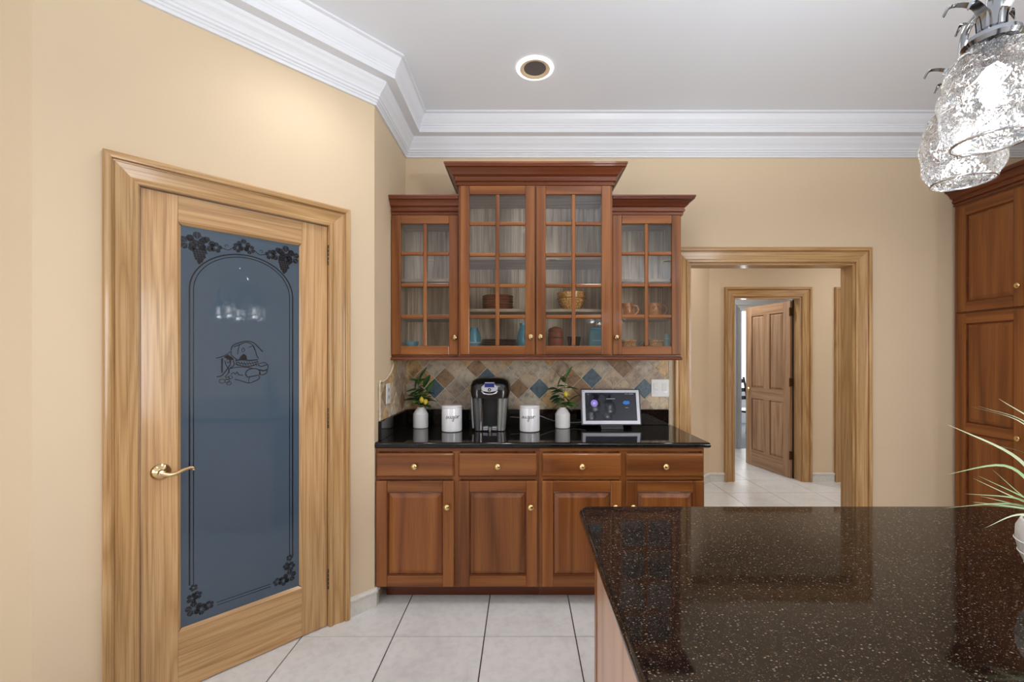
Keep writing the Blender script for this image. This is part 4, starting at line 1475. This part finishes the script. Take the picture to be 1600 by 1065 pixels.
amber2 = plain('orange_glaze', srgb(228, 152, 84), .22, coat=.4, noise=.2, nscale=30)
zr2 = 1.6655
mug('orange glazed mug on the middle shelf, left of the two', .700, Yi - .02, zr2, .15)
mug('orange glazed mug with pale handle on the middle shelf, right of the two', .885, Yi - .02, zr2, -.1)
for lab, xx in (('small amber bowl at the bottom of the right cabinet, beside its knob side', .708), ('small amber bowl at the bottom of the right cabinet, by the blue vase', .892)):
    o = thing('ramekin', lab, 'bowl', (xx, Yi - .02, zs1), group='small amber bowls')
    MB().lathe([(.0005, 0), (.040, 0), (.046, .01), (.048, .035), (.052, .045), (.052, .052), (.048, .052), (.044, .036), (.040, .014), (.0005, .01)], 28).build('bowl_body', amber, o, smooth=40)
    MB().lathe([(.0485, .034), (.0505, .037), (.0485, .040)], 28, caps=False).build('raised_band', terracotta, o)
fg = thing('figurine', 'small black curled figurine between the two small amber bowls', 'figurine', (.797, Yi - .04, zs1))
MB().tube(crom([(-.04, 0, .008), (-.02, 0, .01), (-.01, 0, .028), (.006, 0, .034), (.018, 0, .018), (.008, 0, .010)], 6), .008, 10).build('tail', black_pl, fg, smooth=60)
MB().sphere((.026, 0, .022), .020, 14, 10, (1, .8, 1.1)).build('body', black_pl, fg, smooth=60)
MB().sphere((.032, -.004, .048), .011, 12, 8).build('head', black_pl, fg, smooth=60)
bv = thing('bud_vase', 'slim pale blue vase in the bottom right corner of the right cabinet', 'vase', (.962, Yi - .03, zs1))
MB().lathe([(.0005, 0), (.015, 0), (.0155, .004), (.0155, .078), (.012, .088), (.013, .092), (.010, .092), (.0005, .085)], 20).build('body', blue_cer, bv, smooth=40)
MB().lathe([(.0157, .06), (.0165, .062), (.0157, .064)], 20, caps=False).build('rim_band', white_cer, bv)
# left unit
sb = thing('small_bowl', 'pale blue bowl at the bottom of the left wall cabinet', 'bowl', (-.742, Yi - .03, zs1))
MB().lathe([(.0005, 0), (.028, 0), (.042, .02), (.046, .042), (.043, .042), (.038, .022), (.0005, .008)], 24).build('bowl_body', blue_cer, sb, smooth=40)
MB().lathe([(.0005, -.0), (.03, .0), (.03, .003), (.0005, .003)], 24).build('foot_ring', white_cer, sb)

# ------------------------------------------------------------------ tall cherry cabinet on the right
tc = thing('tall_cabinet', 'tall cherry pantry cabinet with raised panels at the right edge', 'cabinet', (3.085, BACK - .004, 0), -PI / 2)
MB().box(0, .92, 0.002, .655, .098, 2.462).build('carcass', cherry_v, tc)
MB().box(0, .92, .07, .09, .004, .098).build('toe_kick', cherry_trim, tc)
for a, b in ((0, .03), (.445, .475), (.89, .92)):
    MB().box(a, b, -.016, .002, .098, 2.462).build('face_stile', cherry_v, tc)
for a, b in ((.098, .125), (1.688, 1.722), (2.43, 2.462)):
    for xa, xb in ((.03, .445), (.475, .89)):
        MB().box(xa, xb, -.0155, .002, a, b).build('face_rail', cherry_h, tc)
for (a, b, ks) in ((.022, .452, 1), (.468, .898, -1)):
    kx = b - .033 if ks > 0 else a + .033
    raised_door(tc, a, b, 1.712, 2.446, -.0165, (kx, 1.84), st=.068)
    raised_door(tc, a, b, .112, 1.698, -.0165, (kx, .90), st=.068, mids=(.915,))
MB().sweep([(0, -.016), (.92, -.016), (.92, .655)], [(d * .118, 2.463 + z * .118) for d, z in CRN], 1).build('crown', cherry_trim, tc, smooth=25)

# ------------------------------------------------------------------ island
ic = thing('island_countertop', 'large black granite island top with brown flecks in the foreground', 'countertop')
ix0, ix1, iy0, iy1 = .190, 2.10, -.55, 1.404
prof2 = [(.012 * math.cos(-PI / 2 + PI * k / 8), .9035 + .0165 * math.sin(-PI / 2 + PI * k / 8)) for k in range(9)]
rc = .03
path = [(ix0, iy0)] + [(ix0 + rc - rc * math.cos(PI / 2 * k / 6), iy1 - rc + rc * math.sin(PI / 2 * k / 6)) for k in range(7)] + [(ix1, iy1), (ix1, iy0)]
inner = [(ix0 + .0285, iy0), (ix0 + .0285, iy1 - .0285), (ix1 - .0285, iy1 - .0285), (ix1 - .0285, iy0)]
m = MB()
P2 = [Vector(p) for p in path]
# edge: profile follows the rounded corner; top and bottom of the slab close it
N2 = []
for i in range(len(P2)):
    a = P2[max(0, i - 1)]
    b = P2[min(len(P2) - 1, i + 1)]
    if i == len(P2) - 2:
        nn = Vector((1, 1))
    else:
        t = (b - a).normalized()
        nn = Vector((-t.y, t.x))
    N2.append(nn)
ringsv = []
for d, z in prof2:
    ringsv.append([(p.x + n.x * d, p.y + n.y * d, z) for p, n in zip(P2, N2)])
nv = len(P2)
vsv = [p for r in ringsv for p in r]
fsv = []
for k in range(len(ringsv) - 1):
    for i in range(nv - 1):
        fsv.append((k * nv + i, k * nv + i + 1, (k + 1) * nv + i + 1, (k + 1) * nv + i))
fsv.append(tuple(range(nv))[::-1])
fsv.append(tuple((len(ringsv) - 1) * nv + i for i in range(nv)))
fsv.append(tuple([k * nv for k in range(len(ringsv))] + [k * nv + nv - 1 for k in reversed(range(len(ringsv)))]))
m.add(vsv, fsv)
m.build('slab', granite_i, ic, smooth=50)
ib = thing('island_cabinet', 'island cabinet with glare-paled wood side under the flecked granite top', 'cabinet')
MB().box(.236, 2.06, -.50, 1.362, .10, .885).build('carcass', cherry_v, ib)
MB().box(.28, 2.0, -.45, 1.30, .004, .10).build('toe_kick', cherry_trim, ib)
MB().box(.226, .236, 1.335, 1.368, .004, .885).build('corner_post', cherry_v, ib)
MB().box(.228, .2358, -.50, 1.334, .004, .885).build('side_panel', island_glare_wood, ib)

# ------------------------------------------------------------------ grass plant on the island
gp = thing('grass_plant', 'wispy green grass plant in a white pot at the right edge of island', 'plant', (1.105, .88, CT))
MB().lathe([(.0005, 0), (.034, 0), (.037, .003), (.050, .03), (.066, .07), (.072, .10), (.071, .125), (.064, .142), (.060, .143), (.062, .125), (.0005, .12)], 40).build('pot', stone_mat('whitewashed_pot', srgb(228, 224, 218), .08, 12, .5), gp, smooth=50)
for zz in (.05, .075, .1):
    R_ = .0585 if zz == .05 else .0685 if zz == .075 else .0735
    MB().lathe([(R_ - .001, zz - .002), (R_ + .0006, zz), (R_ - .0005, zz + .002)], 40, caps=False).build('pot_ridge', bisque, gp)
MB().lathe([(.061, .121), (.03, .13), (.0005, .133)], 24).build('moss', soil_m, gp, smooth=60)


def blade(path, w, mat):
    pp = crom(path, 6)
    n = len(pp)
    m = MB()
    L = []
    for i, p in enumerate(pp):
        t = (pp[min(i + 1, n - 1)] - pp[max(i - 1, 0)]).normalized()
        s = t.cross(Vector((0.1, -1, .15))).normalized()
        k = i / (n - 1)
        ww = w * (.7 + .9 * k if k < .3 else (1 - k) / .7 * .97 + .03) * .5
        up = s.cross(t).normalized() * ww * .35
        L.append([p - s * ww + up, p, p + s * ww + up, p - up * .4])
    m.skin(L)
    m.build('blade', mat, gp, smooth=70)


B0 = Vector((0, 0, .13))
tips = [((-.088, .02, .398), (-.02, 0, .33), .012, 1), ((-.195, .02, .345), (-.085, .01, .285), .013, 1), ((-.202, .02, .240), (-.10, .01, .262), .010, 0), ((-.150, .0, .243), (-.07, .0, .20), .007, 0),
        ((-.158, .02, .201), (-.08, .01, .196), .006, 0), ((-.142, .02, .184), (-.07, .01, .176), .006, 1), ((-.19, .03, .168), (-.09, .02, .181), .006, 0), ((-.138, .0, .138), (-.085, .0, .165), .007, 1),
        ((-.13, .03, .23), (-.06, .02, .19), .006, 1), ((-.10, .02, .25), (-.05, .01, .19), .006, 0), ((-.12, -.03, .215), (-.06, -.02, .18), .006, 0), ((-.105, .04, .19), (-.05, .02, .175), .006, 1),
        ((-.09, -.02, .20), (-.04, -.01, .18), .007, 0), ((-.11, .05, .17), (-.05, .02, .17), .006, 0)]
rb = random.Random(4)
for k in range(30):
    a = rb.uniform(-1.9, 1.9)
    Lr = rb.uniform(.09, .2)
    zt = rb.uniform(.13, .42)
    tips.append(((Lr * math.cos(a), Lr * math.sin(a), zt), (Lr * .4 * math.cos(a), Lr * .4 * math.sin(a), .16 + (zt - .13) * .75), rb.uniform(.006, .012), rb.random() < .4))
for q, (tp, md, w, pale) in enumerate(tips):
    if q < 14:
        tp, md = (tp[0] - .03, tp[1], tp[2]), (md[0] - .018, md[1], md[2])
    b0 = Vector((rb.uniform(-.02, .02), rb.uniform(-.02, .02), .128))
    blade([b0, (b0 + Vector(md)) / 2 + Vector((0, 0, .012)), md, tp], w, blade_m2 if pale else blade_m)

# ------------------------------------------------------------------ black chair far behind
ch = thing('chair', 'black wooden chair glimpsed beyond the open hall door', 'chair', (3.93, 7.6, 0), .3)
for sx in (-.2, .2):
    MB().tube([(sx, -.2, 0.001), (sx * .95, -.19, .44)], [.016, .02], 8).build('leg', black_wood, ch, smooth=60)
    MB().tube(crom([(sx, .22, 0.001), (sx, .2, .45), (sx, .24, .8), (sx, .29, 1.02)], 4), .018, 8).build('leg', black_wood, ch, smooth=60)
MB().box(-.22, .22, -.22, .22, .44, .475).build('seat', black_wood, ch, bevel=.01)
for z in (.62, .76, .92):
    MB().box(-.2, .2, .225 + (z - .6) * .12, .245 + (z - .6) * .12, z, z + .07).build('back_slat', black_wood, ch, bevel=.006)
MB().box(-.19, .19, -.205, -.185, .2, .225).build('stretcher', black_wood, ch)

# ------------------------------------------------------------------ recessed ceiling lights


def downlight(label, x, y, power, ceilz=CEIL, lens=None, size=1.0):
    r = thing('recessed_light', label, 'ceiling light', (x, y, ceilz), group='recessed ceiling lights')
    s = size
    MB().lathe([(.103 * s, 0), (.105 * s, -.004), (.098 * s, -.008), (.086 * s, -.008), (.086 * s, 0)], 40, caps=False).build('outer_trim', halo_m, r, smooth=40)
    MB().lathe([(.086 * s, -.009), (.080 * s, -.010), (.064 * s, -.004), (.062 * s, -.002), (.086 * s, -.002)], 40, caps=False).build('inner_ring', gold_ring, r, smooth=40)
    MB().lathe([(.0005, -.003), (.063 * s, -.003), (.063 * s, -.0015), (.0005, -.0015)], 40).build('lens', lens or lens_dark, r)
    l = bpy.data.lights.new('downlight_lamp', 'SPOT')
    l.energy = power
    l.spot_size = math.radians(150)
    l.spot_blend = 0.9
    l.shadow_soft_size = .09
    l.color = (.98, .99, 1)
    o = bpy.data.objects.new('downlight_lamp', l)
    o.location = (0, 0, -.10)
    COL.objects.link(o)
    o.parent = r
    return r


DL = [(.069, 2.478, .55, 'recessed ceiling light with pale gold ring above the coffee counter'),
      (-.78, 1.86, .6, 'recessed ceiling light just above the top edge, left of centre'), (.64, 1.86, 1, 'recessed ceiling light just above the top edge, right of centre'),
      (2.3, 1.86, 1, 'recessed ceiling light in front of the hall opening, above the view'), (-1.6, .3, .3, 'added recessed ceiling light left of the viewpoint'),
      (.1, -.3, 1, 'added recessed ceiling light above the viewpoint'), (2.3, .2, 1, 'added recessed ceiling light over the right end of island'),
      (-1.6, -2, 1, 'added recessed ceiling light at the rear left of the room'), (.5, -2, 1, 'added recessed ceiling light at the rear middle of the room'), (2.5, -2, 1, 'added recessed ceiling light at the rear right of the room')]
for x, y, k, lab in DL:
    downlight(lab, x, y, SPOT_W * k)
downlight('added recessed ceiling light in the hall, hidden above the opening', 1.9, 3.95, SPOT_W * 1.5)  # unseen lamps added to light the hall and the rooms beyond
downlight('added recessed ceiling light at the right end of the hall', 3.6, 3.95, SPOT_W * 1.4)
downlight('added recessed ceiling light in the room behind the hall door', 2.35, 5.6, SPOT_W * 3)
downlight('added recessed ceiling light beyond the far doorway', 3.9, 7.8, SPOT_W * .9)

# ------------------------------------------------------------------ chandelier with pineapple shades
CHX, CHY = .914, .690
chn = thing('chandelier', 'chandelier of five lit cut-crystal pineapple shades over the island', 'chandelier', (CHX, CHY, 0))
RIM = 1.748
dark_nickel = plain('polished_dark_nickel', srgb(150, 152, 156), .12, metal=1.0)
MB().lathe([(.0005, CEIL - .001), (.065, CEIL - .001), (.065, CEIL - .012), (.03, CEIL - .035), (.008, CEIL - .045), (.0005, CEIL - .046)], 28).build('canopy', dark_nickel, chn, smooth=40)
MB().tube([(0, 0, CEIL - .04), (0, 0, 2.27)], .006, 10).build('stem', dark_nickel, chn)
MB().lathe([(.0005, 2.29), (.012, 2.285), (.022, 2.262), (.010, 2.24), (.0005, 2.235)], 20).build('top_finial', dark_nickel, chn, smooth=40)
MB().lathe([(.0005, 1.955), (.012, 1.96), (.03, 1.985), (.034, 2.01), (.022, 2.03), (.008, 2.045), (.0005, 2.05)], 24).build('hub', dark_nickel, chn, smooth=40)
Rr = .1685
NV, NU = 30, 48
prof_s = []
for k in range(NV + 1):
    t = k / NV
    z = RIM + .158 * t
    rr = .062 * math.sin(PI * (.245 + .60 * t)) ** .75
    if t > .86:
        rr *= 1 - .55 * (t - .86) / .14
    prof_s.append((rr, z))
for a in (180, 108, 36, -36, -108):
    ar = math.radians(a)
    ex, ey = Rr * math.cos(ar), Rr * math.sin(ar)
    pth = crom([(0.02 * math.cos(ar), .02 * math.sin(ar), 2.0), (.06 * math.cos(ar), .06 * math.sin(ar), 2.05), (.12 * math.cos(ar), .12 * math.sin(ar), 2.065), (ex * .95, ey * .95, 2.045), (ex, ey, 2.0), (ex, ey, 1.93)], 6)
    MB().tube(pth, .0065, 10).build('arm', dark_nickel, chn, smooth=60)
    MB().tube([(ex * .72, ey * .72, 2.065), (.012 * math.cos(ar), .012 * math.sin(ar), 2.25)], .003, 8).build('support_rod', dark_nickel, chn)
    # faceted shade
    m = MB()
    rings = []
    for k, (rr, z) in enumerate(prof_s):
        ring = []
        for i in range(NU):
            th = 2 * PI * (i + (k % 2) * .5) / NU
            # criss-cross diamond cuts
            d1_ = abs(math.sin(4 * (th + (z - RIM) * 15)))
            d2_ = abs(math.sin(4 * (th - (z - RIM) * 15)))
            cut = .008 * (min(d1_, d2_) ** .6)
            r_ = rr + cut - .004
            ring.append((ex + r_ * math.cos(th), ey + r_ * math.sin(th), z))
        rings.append(ring)
    m.skin(rings, True, False)
    shade = m.build('glass_shade', crystal, chn)
    # bright polished rim
    rim = []
    for i in range(41):
        th = 2 * PI * i / 40
        rim.append((ex + prof_s[0][0] * math.cos(th), ey + prof_s[0][0] * math.sin(th), RIM))
    MB().tube(rim, .0022, 6).build('shade_rim', chrome, shade, smooth=60)
    # collar and crown of leaves
    MB().lathe([(.020, 1.898), (.032, 1.900), (.036, 1.906), (.034, 1.913), (.024, 1.918), (.018, 1.925), (.0005, 1.926)], 24, (ex, ey, 0)).build('collar', dark_nickel, chn, smooth=30)
    for j in range(8):
        b = 2 * PI * j / 8 + .2
        curl = .034 if j % 2 else .027
        top = 1.985 if j % 2 else 1.965
        cth, sth = math.cos(b), math.sin(b)
        pl = crom([(.014, 1.918), (.016, 1.945), (.021, top - .012), (.012 + curl, top), (.022 + curl, top - .014)], 4)
        L = []
        for q, p in enumerate(pl):
            k = q / (len(pl) - 1)
            w_ = .0095 * (1 - k ** 2.2) + .0006
            px_, pz_ = p.x, p.y
            L.append([(ex + px_ * cth - w_ * sth, ey + px_ * sth + w_ * cth, pz_ - .002), (ex + (px_ + .002) * cth, ey + (px_ + .002) * sth, pz_ + .001),
                      (ex + px_ * cth + w_ * sth, ey + px_ * sth - w_ * cth, pz_ - .002), (ex + (px_ - .001) * cth, ey + (px_ - .001) * sth, pz_ - .0025)])
        MB().skin(L).build('crown_leaf', dark_nickel, chn, smooth=50)
    # bulb inside
    bl = MB().lathe([(.0005, 1.80), (.006, 1.803), (.011, 1.814), (.012, 1.826), (.008, 1.842), (.004, 1.852), (.004, 1.856), (.0005, 1.857)], 16, (ex, ey, 0)).build('bulb', bulb_m, chn, smooth=60)
    MB().lathe([(.006, 1.857), (.011, 1.860), (.011, 1.897), (.0005, 1.8975)], 14, (ex, ey, 0)).build('lamp_socket', dark_nickel, chn, smooth=40)
    l = bpy.data.lights.new('bulb_lamp', 'POINT')
    l.energy = BULB_W
    l.shadow_soft_size = .012
    o = bpy.data.objects.new('bulb_lamp', l)
    o.location = (ex, ey, 1.775)
    COL.objects.link(o)
    o.parent = chn

# unseen up-light added above the hub to brighten the ceiling
l = bpy.data.lights.new('added_uplight', 'SPOT')
l.energy = CEIL_FILL_W
l.color = (.9, .95, 1)
l.spot_size = math.radians(172)
l.spot_blend = 0.3
l.shadow_soft_size = .03
o = bpy.data.objects.new('added_uplight', l)
o.location = (0, 0, 2.10)
o.rotation_euler = (PI, 0, 0)
COL.objects.link(o)
o.parent = chn
